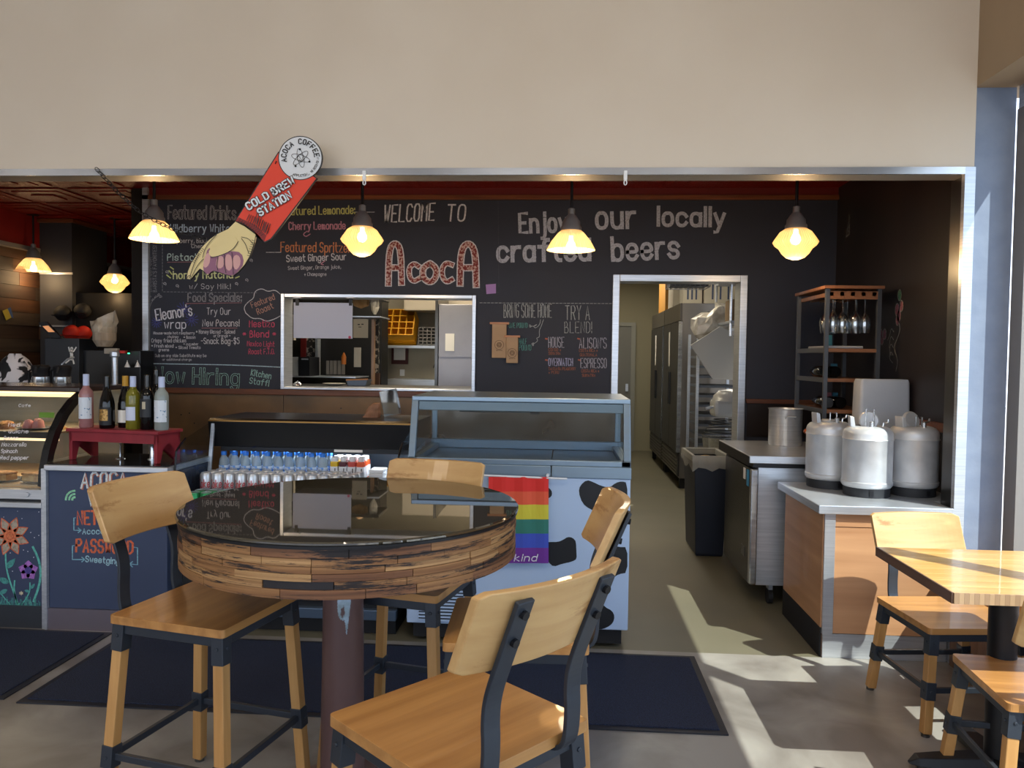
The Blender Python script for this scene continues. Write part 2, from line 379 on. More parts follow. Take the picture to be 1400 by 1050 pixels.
MB().box(.63, .70, 12.6, 12.7, 0, 2.1).box(1.10, 1.17, 12.6, 12.7, 0, 2.1).box(.70, 1.10, 12.6, 12.7, 2.04, 2.1).build('door_frame', mat('door_frame_grey', '#85867f', .5), d2)
MB().box(1.02, 1.06, 12.58, 12.62, .98, 1.1).build('door_handle', STEEL, d2)
# coffee-bar side room
XL = -5.4
S('wall_planked', XL-.1, XL, 4.2, 12, 0, CZ, mat('wall_backing', '#150d08', .9))
S('wall_far', XL, -3.49, 11.0, 11.1, 0, CZ, mat('far_wall', '#1d1714', .9))
S('wall_behind_board', -3.6, -3.49, YB, 11.1, 0, CZ, mat('plain_dark', '#1b1512', .9))
S('trim_15', XL, XL+.08, 4.2, 11, 2.54, CZ, REDW)
S('trim_16', XL, XL+.09, 4.2, 11, 2.50, 2.54, mat('grey_edge', '#8a8178', .6))
pw_ = [wood('reclaimed_plank_a', '#3a2416', '#553620', 1, 2, .7, coat=0), wood('reclaimed_plank_b', '#291b14', '#3d2a20', 1, 2, .7, coat=0), wood('reclaimed_plank_c', '#47301e', '#63452d', 1, 2, .7, coat=0), wood('reclaimed_plank_d', '#332a24', '#463a30', 1, 2, .7, coat=0)]
wp = bpy.data.objects['wall_planked']
z = .05
while z < 2.45:
    y = 4.6+random.uniform(0, .8)
    while y < 11:
        l = random.uniform(.8, 1.7); MB().box(XL, XL+.018+random.uniform(0, .012), y, min(y+l, 11)-.004, z, z+.127).build('plank', random.choice(pw_), wp); y += l
    z += .131
# structural column
m = MB(); m.box(XL+.08, -4.98, 7.5, 8.1, 0, 2.80)
colm = m.build('column', mat('column_grey', '#38383b', .55, .1), kind='structure')
MB().box(XL+.08, -4.97, 7.49, 7.5, 2.28, 2.30).box(XL+.08, -4.97, 7.49, 7.5, 1.75, 1.765).build('trim', STEEL, colm)
MB().box(XL+.05, -4.94, 7.46, 8.14, 2.80, 2.835).build('cap', wood('cap_wood', '#6e3a1c', '#8a4c26', 0), colm)

# ================================================================== WRITING ON THE WALL
Y1 = YB-.002
W = '#c9c7cc'
def ck(text, x0, y0, x1, h, w=1.2, *a, **k):
    return chalk(wallb, Y1, text, x0, y0, x1, h, w*(.78 if h < 16 else 1), *a, **k)
ck('Featured Drinks', 230, 299, 322, 18, 2.0, W, y1=300, inner='#2b2e3b')
ck('Wildberry White Mocha', 233, 317, 352, 10, 1.8, '#b9cfe6'); ck('Raspberry, Black', 230, 332, 285, 6, .9, W); ck('Cherry', 262, 339, 284, 5, .9, W)
ck('Pistachio', 229, 356, 282, 9, 1.6, '#bcd3cf'); ck('honey Matcha', 237, 381, 318, 10, 2.2, '#d3d8a0', y1=380); ck('w/ Soy Milk!', 259, 395, 315, 7, .9, W)
ck('Food Specials:', 257, 412, 330, 11, 1.8, W, inner='#2b2e3b')
ck("Eleanor's", 214, 438, 263, 15, 2.3, '#d5d5de', y1=431); ck('wrap', 225, 449, 254, 12, 1.6, '#d5d5de')
ck('Try Our', 283, 430, 315, 9, 1.1, W); ck('New Pecans!', 277, 446, 327, 9, 1.2, W)
ck('House-made hot raspberry', 210, 457, 266, 3.6, .7, W); ck('chutney', 229, 462, 244, 3.4, .6, W); ck('* Bacon', 251, 463, 267, 4, .7, W)
ck('* Crispy fried chicken', 203, 468, 254, 5, .8, W); ck('* cucumber', 251, 472, 271, 3.5, .6, W); ck('* Fresh mixed', 207, 475, 237, 4.5, .8, W); ck('greens', 217, 480, 231, 4, .7, W); ck('* Sliced Tomato', 240, 477, 274, 4, .7, W)
ck('Sub on any side Substitute may be', 212, 488, 282, 4, .6, W); ck('or additional charge', 222, 493, 262, 3, .5, W)
ck('* Honey Glazed - Spiced', 268, 456, 321, 5, .8, W); ck('or Orange *', 292, 461, 315, 4, .6, W); ck('-Snack Bag-$5', 275, 470, 327, 8, 1.1, W)
PK = '#c9506c'
ck('Mestizo', 341, 447, 375, 9, 1.5, PK); ck('* Blend *', 332, 461, 377, 9, 1.5, PK); ck('Mexico Light', 338, 473, 375, 7, 1.0, PK, y1=474); ck('Roast F.T.O.', 340, 484, 375, 7, 1.0, PK)
ck('Featured', 345, 421, 376, 8, 1.2, '#b58a7c', y1=409); ck('Roast', 353, 430, 374, 8, 1.3, '#b58a7c', y1=421)
ck('Now Hiring', 212, 523, 326, 21, 3.2, '#8fb3ab', y1=526, inner='#2b2e36'); ck('Kitchen', 343, 513, 370, 8, 1.5, '#8fb3ab', y1=518); ck('Staff!', 341, 524, 367, 8, 1.5, '#8fb3ab', y1=528)
lines(wallb, Y1, [[(201, 497), (260, 498), (320, 499), (383, 502)]], 1.2, '#a9c1cc')
ck("CHECK OUT OUR", 207, 399, 207, 5, .7, '#8f8e93', y1=352, sharp=True); ck("BARISTA'S FAVORITES!", 214, 399, 214, 5, .7, '#8f8e93', y1=336, sharp=True)
lines(wallb, Y1, [[(336, 428), (333, 420), (340, 412), (347, 408), (348, 398), (358, 394), (366, 399), (376, 396), (383, 402)], [(336, 428), (345, 436), (356, 435), (364, 440), (376, 436), (383, 432)]], 1.1, W)
dash = []
for k in range(26): dash.append([(223+k*5, 399+k*.05), (226+k*5, 399+k*.05)])
for k in range(14): dash.append([(222, 335+k*4.6), (222, 338+k*4.6)])
lines(wallb, Y1, dash, .6, '#8f8e93', smooth=False)
lines(wallb, Y1, [[(254, 415), (330, 414)], [(276, 448.5), (324, 448.5)], [(229, 358.5), (282, 358)]], .9, '#9a6a70', smooth=False)
for cx, cy in ((228, 372), (242, 391), (323, 388), (337, 383), (343, 356), (225, 388), (312, 366), (335, 344)): lines(wallb, Y1, [[(cx+r*math.cos(t), cy+r*math.sin(t)) for t, r in [(k*.8, .6+k*.22) for k in range(10)]]], .6, W)
lines(wallb, Y1, [[(205, 420), (207, 413), (213, 406), (220, 404)]]+[[(x, y), (x+2, y-3), (x+4, y-1), (x, y)] for x, y in ((207, 411), (211, 407), (215, 404), (203, 407), (218, 407))], .7, '#8f8e93')
for cx, cy, r in ((251, 423, 10), (214, 441, 7), (262, 437, 9)):
    lines(wallb, Y1+.0005, [[(cx+1.5*math.cos(k*.52), cy+1.5*math.sin(k*.52)), (cx+r*math.cos(k*.52), cy+r*math.sin(k*.52))] for k in range(12)], 1.1, '#484a86', smooth=False)
lines(wallb, Y1, [[(231, 370), (235, 375)], [(233, 365), (237, 368)], [(228, 376), (233, 380)], [(320, 372), (324, 366)], [(322, 380), (327, 378)]], 1.6, '#cfd68a', smooth=False)
YEL = '#c8c67a'
ck('Featured Lemonade:', 386, 294, 485, 11, 2.0, YEL, y1=292); ck('Cherry Lemonade', 395, 314, 472, 10, 2.0, '#c98d9f', y1=313)
ck('Featured Spritzer', 384, 344, 480, 13, 2.0, '#c9835c', y1=345); ck('Sweet Ginger Sour', 392, 358, 473, 9, 1.7, W, y1=355)
ck('Sweet Ginger, Orange juice,', 394, 369, 466, 5, .7, W, y1=367); ck('+ Champagne', 416, 377, 446, 4.5, .7, W)
lines(wallb, Y1, [[(364, 345), (384, 345)], [(485, 290), (512, 290)]], .8, W, smooth=False)
lines(wallb, Y1, [[(420, 316), (414, 320), (418, 324), (424, 320)], [(444, 357), (438, 361), (442, 362)]], 1.3, '#c98d9f')
ck('WELCOME', 525, 304, 593, 23, 2.2, '#d2d1d6', y1=301, slant=.12, sharp=True); ck('TO', 611, 302, 635, 22, 2.2, '#d2d1d6', slant=.1)
SPK = mat('speckled_chalk', '#7a2f2c', .9, col2='#c9a79c', scale=60, lo=.45, hi=.6, detail=1)
m = MB()
def fat(pl, wd, wd2):
    for i, q in enumerate(pl): ribbon(m, chaikin(q), wd, onplane(Y1-i*.0003), chalkm('#d9d6da'))
    for i, q in enumerate(pl): ribbon(m, chaikin(q), wd2, onplane(Y1-.0015-i*.0003), SPK)
fat([[(531, 388), (532, 340), (540, 331), (548, 340), (549, 387)], [(533, 366), (547, 366)]], 9.5, 6.5)
fat([[(572, 364), (566, 360), (559, 366), (560, 380), (566, 385), (573, 381)]], 8, 5.2)
fat([[(588, 360), (578, 366), (578, 380), (588, 387), (596, 380), (597, 367), (588, 360)]], 9.5, 6.5)
fat([[(618, 362), (610, 359), (604, 367), (605, 380), (611, 386), (618, 382)]], 8, 5.2)
fat([[(629, 388), (630, 342), (640, 331), (650, 342), (651, 390)], [(631, 366), (650, 366)]], 10, 7)
m.build('chalk_lettering', None, wallb, label='big speckled letters ACOCA outlined in white chalk')
TW = '#b6b9c6'
ck('Enjoy', 711, 318, 775, 26, 4.6, TW, y1=316); ck('our', 816, 312, 868, 31, 5.0, TW, y1=311); ck('locally', 900, 308, 990, 25, 4.8, TW, y1=309)
ck('crafted', 681, 357, 806, 28, 5.4, TW, y1=355); ck('beers', 838, 356, 928, 31, 5.0, TW, y1=352)
GR = '#a9acac'; TE = '#5c958e'; OR = '#a5654a'
ck('BRING SOME HOME', 689, 434, 754, 18, 1.0, GR, sharp=True); ck('TRY A', 773, 437, 806, 19, 1.1, GR, sharp=True); ck('BLEND!', 772, 455, 809, 15, 1.1, GR, sharp=True)
ck('ONE POUND', 696, 448, 721, 6.5, 1.0, TE, sharp=True); ck('HALF', 710, 470, 720, 7, 1.0, TE, sharp=True); ck('POUND', 710, 479, 726, 7.5, 1.0, TE, sharp=True)
ck('HOUSE', 750, 475, 771, 14, 1.1, '#b9b8c6', sharp=True); ck("ALISON'S", 792, 476, 829, 14, 1.1, '#b9b8c6', sharp=True); ck('OVERWATCH', 750, 500, 783, 10, 1.2, '#b5b6d6', sharp=True); ck('ESPRESSO', 794, 503, 829, 13, 1.1, '#b9b8c6', sharp=True)
for t, x, y, x1 in (('CONGO +', 750, 480, 767), ('SUMATRA', 750, 485, 766), ('COSTA RICA +', 792, 481, 817), ('GUATEMALA', 793, 487, 816), ('TANZANIA PEABERRY', 750, 506, 787), ('+ PERU', 750, 511, 764), ('COSTA RICA +', 795, 509, 819), ('SUMATRA', 796, 515, 814)): ck(t, x, y, x1, 3.8, .7, OR, sharp=True)
lines(wallb, Y1, [[(x, y), (x+2, y+.4)] for x, y in ((746, 463), (790, 463), (746, 492), (791, 492))], 2, '#bb6a55', smooth=False)
lines(wallb, Y1, [[(656+k*5.2, 414+k*.03), (659.5+k*5.2, 414+k*.03)] for k in range(35)], .7, GR, smooth=False)
lines(wallb, Y1, [[(739, 437), (738, 444), (732, 449), (729, 446), (735, 443), (731, 446), (725, 446)], [(743, 437), (740, 446), (737, 452), (738, 461), (733, 462), (736, 466), (728, 471)], [(724, 444), (727, 446), (724, 448), (724, 444)], [(727, 470), (730, 468), (729, 474), (727, 470)]], .8, GR)
lines(wallb, Y1, [[(681, 275), (682, 392)], [(668, 398), (682, 400)]], .5, '#4a4850', smooth=False)
# grape vine chalked on the side wall
m = MB(); P = lambda u, v: Vector((2.118, u, v))
ribbon(m, chaikin([(5.05, 1.45), (5.02, 1.52), (5.1, 1.6), (5.04, 1.66), (5.0, 1.72), (5.06, 1.8), (5.0, 1.88), (5.03, 1.95)]), .007, P, chalkm('#8b8a86'))
for cx, cz, r, c in ((5.03, 1.80, .035, '#8a5560'), (5.06, 1.84, .04, '#8a5560'), (5.0, 1.86, .035, '#8a5560'), (5.05, 1.77, .03, '#8a5560'), (5.28, 1.65, .03, '#7d5560'), (5.3, 1.69, .035, '#7d5560'), (5.24, 1.69, .035, '#7d5560'), (5.03, 1.93, .035, '#5d8a6a')):
    ribbon(m, ellipse(cx, cz, r*.75, r, 12)+[ellipse(cx, cz, r*.75, r, 12)[0]], .006, P, chalkm('#8b8a86')); m.prism([P(*p) for p in ellipse(cx, cz, r*.7, r*.9, 12)], (.001, 0, 0), chalkm(c))
for s_ in range(4): ribbon(m, chaikin([(5.1+s_*.03, 1.5+s_*.05), (5.16, 1.53+s_*.05), (5.14, 1.58+s_*.05), (5.1, 1.55+s_*.05)]), .005, P, chalkm('#8b8a86'))
for s_ in range(5): ribbon(m, chaikin([(6.0-s_*.02, 2.45+s_*.03), (5.96, 2.5+s_*.03), (5.9+s_*.01, 2.46+s_*.03), (6.0-s_*.02, 2.45+s_*.03)]), .014, P, chalkm('#6f6e70'))
m.build('chalk_drawing', None, bpy.data.objects['wall_right_bar'], label='chalk grape vine with pink grapes')
# notes, bags
note = pxpoly(None, YB-.004, [(664, 389), (678, 388), (678, 401), (665, 402)], mat('lilac_note', '#a884bd', .8), 'sticky_note', .002); tag(note, 'small lilac sticky note under the big chalked name', 'note')
KR = mat('kraft_paper', '#b89a7a', .8, col2='#ab8d6e', scale=5)
for (x0, y0, x1, y1, bx0, bx1, lab) in ((673, 442, 692, 489.5, 670, 696, 'tall kraft coffee bag pinned beside chalked one pound'), (692.5, 460, 708, 496.5, 689.5, 711, 'short kraft coffee bag pinned beside chalked half pound')):
    yy = YB-.02 if x0 < 680 else YB-.03
    t = thing('coffee_bag', lab, 'coffee bag', at((x0+x1)/2, y1, yy), 'kraft coffee bags on the chalkboard')
    a = at(x0, y0, yy); b = at(x1, y1, yy)
    MB().box(a.x, b.x, yy-.012, YB-.001, b.z, a.z).build('bag_body', KR, t, bevel=.004)
    a2 = at(bx0, y0-1.5, yy); b2 = at(bx1, y0+1.5, yy)
    MB().box(a2.x, b2.x, yy-.02, YB-.001, b2.z, a2.z).build('wooden_strip', wood('strip_wood', '#a86b3c', '#c98b55', 0), t)
    m = MB(); cx = (x0+x1)/2; cy = y0+(y1-y0)*.62; Q = onplane(yy-.0135)
    for r_ in (6.2, 3.0): ribbon(m, ellipse(cx, cy, r_, n=20)+[ellipse(cx, cy, r_, n=20)[0]], .5, Q)
    for k in range(3): e = ellipse(cx, cy, 3.6, 1.3, 14, k*1.05); ribbon(m, e+[e[0]], .35, Q)
    for q in strokes('acoca', cx-4, cy+8, cx+4, 1.6): ribbon(m, q, .3, Q)
    m.build('round_stamp', mat('bag_ink', '#5d4a3a', .8), t)
# menu board hanging in the pass-through
t = thing('hanging_board', 'blank pale board hanging on two clips in the kitchen pass-through', 'board', at(442, 463, 6.14))
a = at(401.5, 413.5, 6.14); b = at(481.5, 463, 6.14)
MB().box(a.x, b.x, 6.14, 6.148, b.z, a.z).build('board', mat('dry_erase', '#b4b9cc', .35), t)
for x in (406, 479):
    p = at(x, 411, 6.13); MB().box(p.x-.012, p.x+.012, 6.13, 6.155, p.z-.04, p.z+.02).build('clip', BLACK, t)
    MB().box(p.x-.03, p.x+.03, 6.125, 6.16, p.z+.02, 1.972).build('hook', WHITE, t)
p = at(478, 461, 6.139); MB().prism([at(478+2*math.cos(k), 461+2*math.sin(k), 6.139) for k in range(6)], (0, .001, 0)).build('sticker', mat('pink_dot', '#b84a68', .6), t)

# ================================================================== SEATING
OAK = wood('honey_oak', '#9a6b3a', '#bd8b50', 0, 2.2, .38, coat=.25)
OAKL = wood('pale_worn_oak', '#b28a58', '#cba772', 0, 1.6, .42, wear='#9b7142', coat=.2)
OAKLEG = wood('leg_oak', '#a3753f', '#c4975e', 2, 2.0, .45)
def make_seat(name, label, group, sz, col_z, back):
    """faces +Y; seat .42 square, steel-capped splayed legs, curved plate on two bent flat bars"""
    t = thing(name, label, 'stool' if sz > .5 else 'chair', group=group, local=True)
    n = 5; r = .014; pts = []
    for cx, cy, a0 in ((.197, .197, 0), (-.197, .197, 90), (-.197, -.197, 180), (.197, -.197, 270)):
        for k in range(n): a = math.radians(a0+k*90/(n-1)); pts.append((cx+r*math.cos(a), cy+r*math.sin(a), sz-.026))
    MB().prism(pts, (0, 0, .026)).build('seat', OAK, t, bevel=.005)
    z1 = sz-.028
    m = MB()
    for s_ in (-1, 1): m.box(-.19, .19, s_*.185-.012, s_*.185+.012, z1-.032, z1); m.box(s_*.185-.012, s_*.185+.012, -.19, .19, z1-.032, z1)
    m.build('apron', SLATE, t, bevel=.003)
    T = .182; Bt = .220
    def pos(sx, sy, z): k = T+(Bt-T)*(z1-z)/z1; return Vector((sx*k, sy*k, z))
    for sx in (-1, 1):
        for sy in (-1, 1):
            leg = MB().bar(pos(sx, sy, z1-.005), pos(sx, sy, .012), .036, .036, up=(0, 1, 0)).build('leg', OAKLEG, t, bevel=.003)
            for za, zb_, zz in ((z1, z1-.085, z1-.035), (col_z+.035, col_z-.035, col_z)):
                m = MB().bar(pos(sx, sy, za), pos(sx, sy, zb_), .042, .042, up=(0, 1, 0)); p = pos(sx, sy, zz)
                m.tube([p+Vector((sx*.018, 0, 0)), p+Vector((sx*.025, 0, 0))], .006, 8); m.tube([p+Vector((0, sy*.018, 0)), p+Vector((0, sy*.025, 0))], .006, 8)
                m.build('steel_collar', SLATE, leg, bevel=.002)
            MB().lathe(pos(sx, sy, 0), [(.017, 0), (.017, .012)], 10).build('foot_glide', DSTEEL, leg)
    for a_, b_ in (((-1, -1), (1, -1)), ((1, -1), (1, 1)), ((1, 1), (-1, 1)), ((-1, 1), (-1, -1))):
        MB().bar(pos(*a_, col_z), pos(*b_, col_z), .016, .022).build('stretcher', SLATE, t, bevel=.002)
    zt = sz+back; zb = zt-.175
    for s_ in (-1, 1):
        path = [(-.06, sz-.034), (-.17, sz-.036), (-.215, sz-.030), (-.235, sz-.005), (-.240, sz+.06), (-.236, sz+.12), (-.244, sz+.17), (-.276, zb+.03), (-.328, zt-.022)]
        path = chaikin(path, 2); w_ = .044; th = .011; vs = []; fs = []; n = len(path)
        for i, (y, z) in enumerate(path):
            a = path[max(i-1, 0)]; b = path[min(i+1, n-1)]; dy, dz = b[0]-a[0], b[1]-a[1]; l = math.hypot(dy, dz); ny, nz = dz/l*th/2, -dy/l*th/2
            x = s_*.120
            vs += [(x-w_/2, y-ny, z-nz), (x+w_/2, y-ny, z-nz), (x+w_/2, y+ny, z+nz), (x-w_/2, y+ny, z+nz)]
        for i in range(n-1):
            for k in range(4): fs.append((i*4+k, i*4+(k+1) % 4, (i+1)*4+(k+1) % 4, (i+1)*4+k))
        fs += [(0, 3, 2, 1), tuple((n-1)*4+k for k in range(4))]
        bar = MB().add(vs, fs).build('back_bar', SLATE, t, bevel=.002)
        for f_ in (.3, .78):
            y = -.278-(.052)*f_; z = zb+.03+(zt-.052-zb)*f_
            MB().tube([(s_*.120, y-.003, z), (s_*.120, y-.013, z-.002)], .009, 10).build('bolt', BLACK, bar)
    # curved back plate
    nx = 20; vs = []; fs = []; hw = .208; R_ = .009
    for i in range(nx+1):
        x = -hw+2*hw*i/nx
        e = hw-abs(x); inset = R_-math.sqrt(max(0, R_*R_-(R_-e)**2)) if e < R_ else 0
        yc = .042*(x/hw)**2
        for (zz, sgn) in ((zb+inset, 0), (zt-inset, 1)):
            lean = -.268-.076*(zz-zb)/.175
            for th in (0, .024): vs.append((x, lean+yc+th, zz))
    for i in range(nx):
        a = i*4; b = a+4
        fs += [(a, b, b+2, a+2), (a+1, a+3, b+3, b+1), (a, a+1, b+1, b), (a+2, b+2, b+3, a+3)]
    fs += [(0, 2, 3, 1), (nx*4, nx*4+1, nx*4+3, nx*4+2)]
    o = MB().add(vs, fs).build('backrest', OAKL, t, smooth=False, bevel=.004)
    return t
R_ = math.radians
st = make_seat('counter_stool', 'worn oak stool nearest the camera, its curved back turned towards us', 'oak stools around the round barrel table', .68, .235, .393)
st.location = (-.226, 1.715, 0); st.rotation_euler.z = R_(138-90)
dup(st, (-1.15, 2.44, 0), R_(-13-90), 'oak stool left of the round table before the password counter')
dup(st, (-.575, 2.83, 0), R_(-103-90), 'oak stool behind the round table by the drinks cooler')
dup(st, (-.13, 2.375, 0), R_(182-90), 'oak stool seen edge on before the cow spotted freezer')
ch = make_seat('dining_chair', 'oak dining chair facing us between the square table and kegs counter', 'oak chairs at the square table', .435, .18, .365)
ch.location = (1.675, 3.39, 0); ch.rotation_euler.z = R_(-84-90)
dup(ch, (1.639, 2.67, 0), R_(-4.5), 'oak dining chair cut by the picture edge at the near side of the square table')
# square table
t = thing('square_table', 'square butcher block table with black pedestal in the sun', 'table', (1.6, 2.89, 0))
TOPM = wood('butcher_block', '#c6954f', '#e0b672', 0, 1.5, .28, coat=.4)
for k in range(8): MB().box(1.29, 1.93, 2.585+k*.077, 2.585+k*.077+.0765, .715, .75).build('plank', TOPM, t, bevel=.0012)
MB().box(1.284, 1.29, 2.585, 3.201, .714, .7505).build('shaded_edge', wood('shaded_edge_wood', '#4c382c', '#6b5040', 1, 3), t)  # left edge in shade: added thin strip with the shade painted as darker wood
for k in range(40): MB().box(1.29+k*.016, 1.3055+k*.016, 2.580, 2.585, .714, .7505).build('finger_joint', mat('joint_a' if k % 2 else 'joint_b', '#ab8f6f' if k % 2 else '#9a7f63', .6), t) if k < 40 else None
MB().lathe((1.62, 2.89, .04), [(.048, 0), (.048, .66), (.11, .665), (.11, .672)], 24).build('pedestal', BLACK, t, smooth=True)
for a in range(4):
    d = Vector((math.cos(a*PI/2), math.sin(a*PI/2), 0)); q = Vector((-d.y, d.x, 0)); c0 = Vector((1.62, 2.89, 0))
    vs = []
    for l, wd, h0, h1 in ((.0, .055, .02, .07), (.22, .04, .02, .055), (.29, .03, .02, .05), (.32, .008, .02, .028)):
        for sg in (-1, 1): vs += [c0+d*l+q*wd*sg+Vector((0, 0, h0)), c0+d*l+q*wd*sg*.7+Vector((0, 0, h1))]
    fs = []
    for i in range(3):
        b = i*4; fs += [(b, b+4, b+5, b+1), (b+2, b+3, b+7, b+6), (b+1, b+5, b+7, b+3), (b, b+2, b+6, b+4)]
    fs += [(0, 1, 3, 2), (12, 14, 15, 13)]
    f = MB().add(vs, fs).build('base_foot', BLACK, t, bevel=.003)
    MB().lathe(c0+d*.27, [(.018, 0), (.018, .02)], 12).build('leveller', DSTEEL, f)
# round barrel table
CX, CY, RT = -.70, 2.55, .55
t = thing('round_table', 'round high table with smoked glass top and charred plank skirt', 'table', (CX, CY, 0))
GT = mat('smoked_glass', '#38342a', .02, ior=1.9, spec=.8)
GT.node_tree.nodes['Principled BSDF'].inputs['Coat Weight'].default_value = 0
MB().lathe((CX, CY, .988), [(0, 0), (RT+.004, 0), (RT+.008, .003), (RT+.008, .008), (RT+.004, .012), (0, .012)], 96).build('glass_top', GT, t, smooth=True)
MB().lathe((CX, CY, .9785), [(RT-.02, 0), (RT+.004, 0), (RT+.004, .009), (RT-.02, .009)], 96).build('edge_band', BLACK, t, smooth=True)
CORE = mat('table_core', '#3a2a1c', .8)
MB().lathe((CX, CY, .845), [(0, 0), (RT-.022, 0), (RT-.022, .141), (0, .141)], 64).build('drum', CORE, t)
PW = [wood('barrel_plank_a', '#6b4527', '#a37a4e', 2, 2.6, .6, wear='#1f1a1b', coat=0), wood('barrel_plank_b', '#7d5835', '#bb9565', 2, 2.8, .6, wear='#2a2020', coat=0),
      wood('barrel_plank_c', '#4c2f1e', '#8a6040', 2, 3.2, .6, wear='#191517', coat=0), mat('charred_plank', '#1f1c20', .6, col2='#4a3a30', scale=14, lo=.5, hi=.75, bump=.2)]
# grain runs round the drum: stretch the texture with cylinder coordinates
def barrel_coords(m, rep):
    n = m.node_tree
    for mp in [x for x in n.nodes if x.type == 'MAPPING']:
        src = n.nodes.new('ShaderNodeTexCoord'); s = n.nodes.new('ShaderNodeSeparateXYZ'); a = n.nodes.new('ShaderNodeMath'); a.operation = 'ARCTAN2'
        c = n.nodes.new('ShaderNodeCombineXYZ'); k = n.nodes.new('ShaderNodeMath'); k.operation = 'MULTIPLY'; k.inputs[1].default_value = .55
        zz = n.nodes.new('ShaderNodeMath'); zz.operation = 'MULTIPLY'; zz.inputs[1].default_value = rep
        for l in list(mp.inputs[0].links): n.links.remove(l)
        n.links.new(src.outputs['Object'], s.inputs[0]); n.links.new(s.outputs['Y'], a.inputs[0]); n.links.new(s.outputs['X'], a.inputs[1]); n.links.new(a.outputs[0], k.inputs[0])
        n.links.new(s.outputs['Z'], zz.inputs[0]); n.links.new(k.outputs[0], c.inputs['Z']); n.links.new(zz.outputs[0], c.inputs['X']); n.links.new(c.outputs[0], mp.inputs[0])
for m_ in PW[:3]:
    barrel_coords(m_, 3.0)
    rs = [x for x in m_.node_tree.nodes if x.type == 'VALTORGB']
    for x in rs:
        if abs(x.color_ramp.elements[0].position-.56) < .01: x.color_ramp.elements[0].position = .515; x.color_ramp.elements[1].position = .55
    nzs = [x for x in m_.node_tree.nodes if x.type == 'TEX_NOISE']
    for x in nzs:
        if abs(x.inputs['Scale'].default_value-1.6) < .01: x.inputs['Scale'].default_value = 1.25; x.inputs['Roughness'].default_value = .78
rows = [(.842, .027), (.869, .022), (.891, .021), (.912, .020), (.932, .022), (.954, .0245)]
for ri, (z0, hh) in enumerate(rows):
    a = ri*.37+random.uniform(0, .2); end = a+2*PI
    while a < end-.05:
        l = random.choice((.26, .36, .42, .5)); b = min(a+l, end); ro = RT+random.uniform(-.002, .001); ri_ = RT-.02; n = 5
        vs = []; fs = []
        for k in range(n+1):
            th = a+(b-a-.004)*k/n
            for r_, z in ((ri_, z0), (ro, z0), (ro, z0+hh-.0012), (ri_, z0+hh-.0012)): vs.append((CX+r_*math.cos(th), CY+r_*math.sin(th), z))
        for k in range(n):
            for q in range(4): fs.append((k*4+q, k*4+(q+1) % 4, (k+1)*4+(q+1) % 4, (k+1)*4+q))
        fs += [(0, 3, 2, 1), tuple(n*4+q for q in range(4))]
        wts = (4, 4, 3, 2) if ri not in (0, 5) else (2, 1, 5, 0)
        MB().add(vs, fs).build('plank', random.choices(PW, wts)[0], t)
        a = b
POLE = mat('maroon_paint', '#5a4240', .38, col2='#6e5550', scale=5, stretch=(1, 1, .4), bump=.05)
px_, py_ = CX-.035, CY
MB().lathe((px_, py_, 0), [(.2, 0), (.2, .012), (.09, .02), (.075, .03), (.066, .845)], 40).build('pedestal', POLE, t, smooth=True)
m = MB(); patch = rounded([(-.52, .84), (-.30, .842), (-.02, .843), (.12, .835), (.02, .77), (-.05, .735), (-.12, .70), (-.16, .72), (-.2, .755), (-.34, .752), (-.5, .765), (-.58, .80)], 1)
def onpole(a, z, r): th = -PI/2+a+.55; return Vector((px_+r*math.cos(th), py_+r*math.sin(th), z))
def inside(p, P_):
    c = False
    for (x1, y1), (x2, y2) in zip(P_, P_[1:]+P_[:1]):
        if (y1 > p[1]) != (y2 > p[1]) and p[0] < (x2-x1)*(p[1]-y1)/(y2-y1)+x1: c = not c
    return c
hole = [(-.38, .79), (-.25, .80), (-.2, .775), (-.3, .762), (-.4, .768)]
for i in range(60):
    for j in range(60):
        a = -.62+i*.0135; z = .69+j*.0026; zz_ = z-.135; jz = random.uniform(-.004, .004); ja = random.uniform(-.02, .02)
        if inside((a+ja, z+jz), patch) and not inside((a+ja, z+jz), hole):
            rr = lambda zz: .0757-(zz-.03)/.815*.009; z0_ = z; z = zz_
            m.add([onpole(a, z, rr(z)), onpole(a+.0136, z, rr(z)), onpole(a+.0136, z+.0027, rr(z)), onpole(a, z+.0027, rr(z))], [(0, 1, 2, 3)])
m.build('peeled_patch', mat('pale_primer', '#9fb2c4', .5, col2='#6f7f7c', scale=24), t, label='pale patch where the maroon paint has peeled')
# window bench
t = thing('window_bench', 'plank fronted wooden bench built along the window wall', 'bench', (2.07, 3.2, 0))
BW = [wood('bench_wood_a', '#6e4a2c', '#8e6641', 2, 2, .5), wood('bench_wood_b', '#59402c', '#7a5c40', 2, 2, .5)]
MB().box(1.965, 2.19, 1.6, 3.92, 0, .44).build('carcass', CORE, t)
y = 1.6
while y < 3.9:
    MB().box(1.945, 1.965, y, min(y+.088, 3.92), .0, .445).build('plank', random.choice(BW), t); y += .09
MB().box(1.93, 2.195, 1.58, 3.93, .45, .49).build('seat', OAK, t, bevel=.003)
# floor mats
for (x0, x1, y0, y1, lab) in ((-2.30, .685, 3.075, 3.885, 'long dark blue runner mat beneath the round table stools'), (-3.6, -2.375, 3.10, 3.90, 'dark blue mat before the pastry case')):
    t = thing('floor_mat', lab, 'mat', ((x0+x1)/2, (y0+y1)/2, 0), 'dark mats along the counters')
    MB().box(x0, x1, y0, y1, 0, .006).build('border', mat('mat_edge', '#1f2129', .6), t)
    MB().box(x0+.03, x1-.03, y0+.03, y1-.03, .0055, .011).build('carpet', MATM, t)

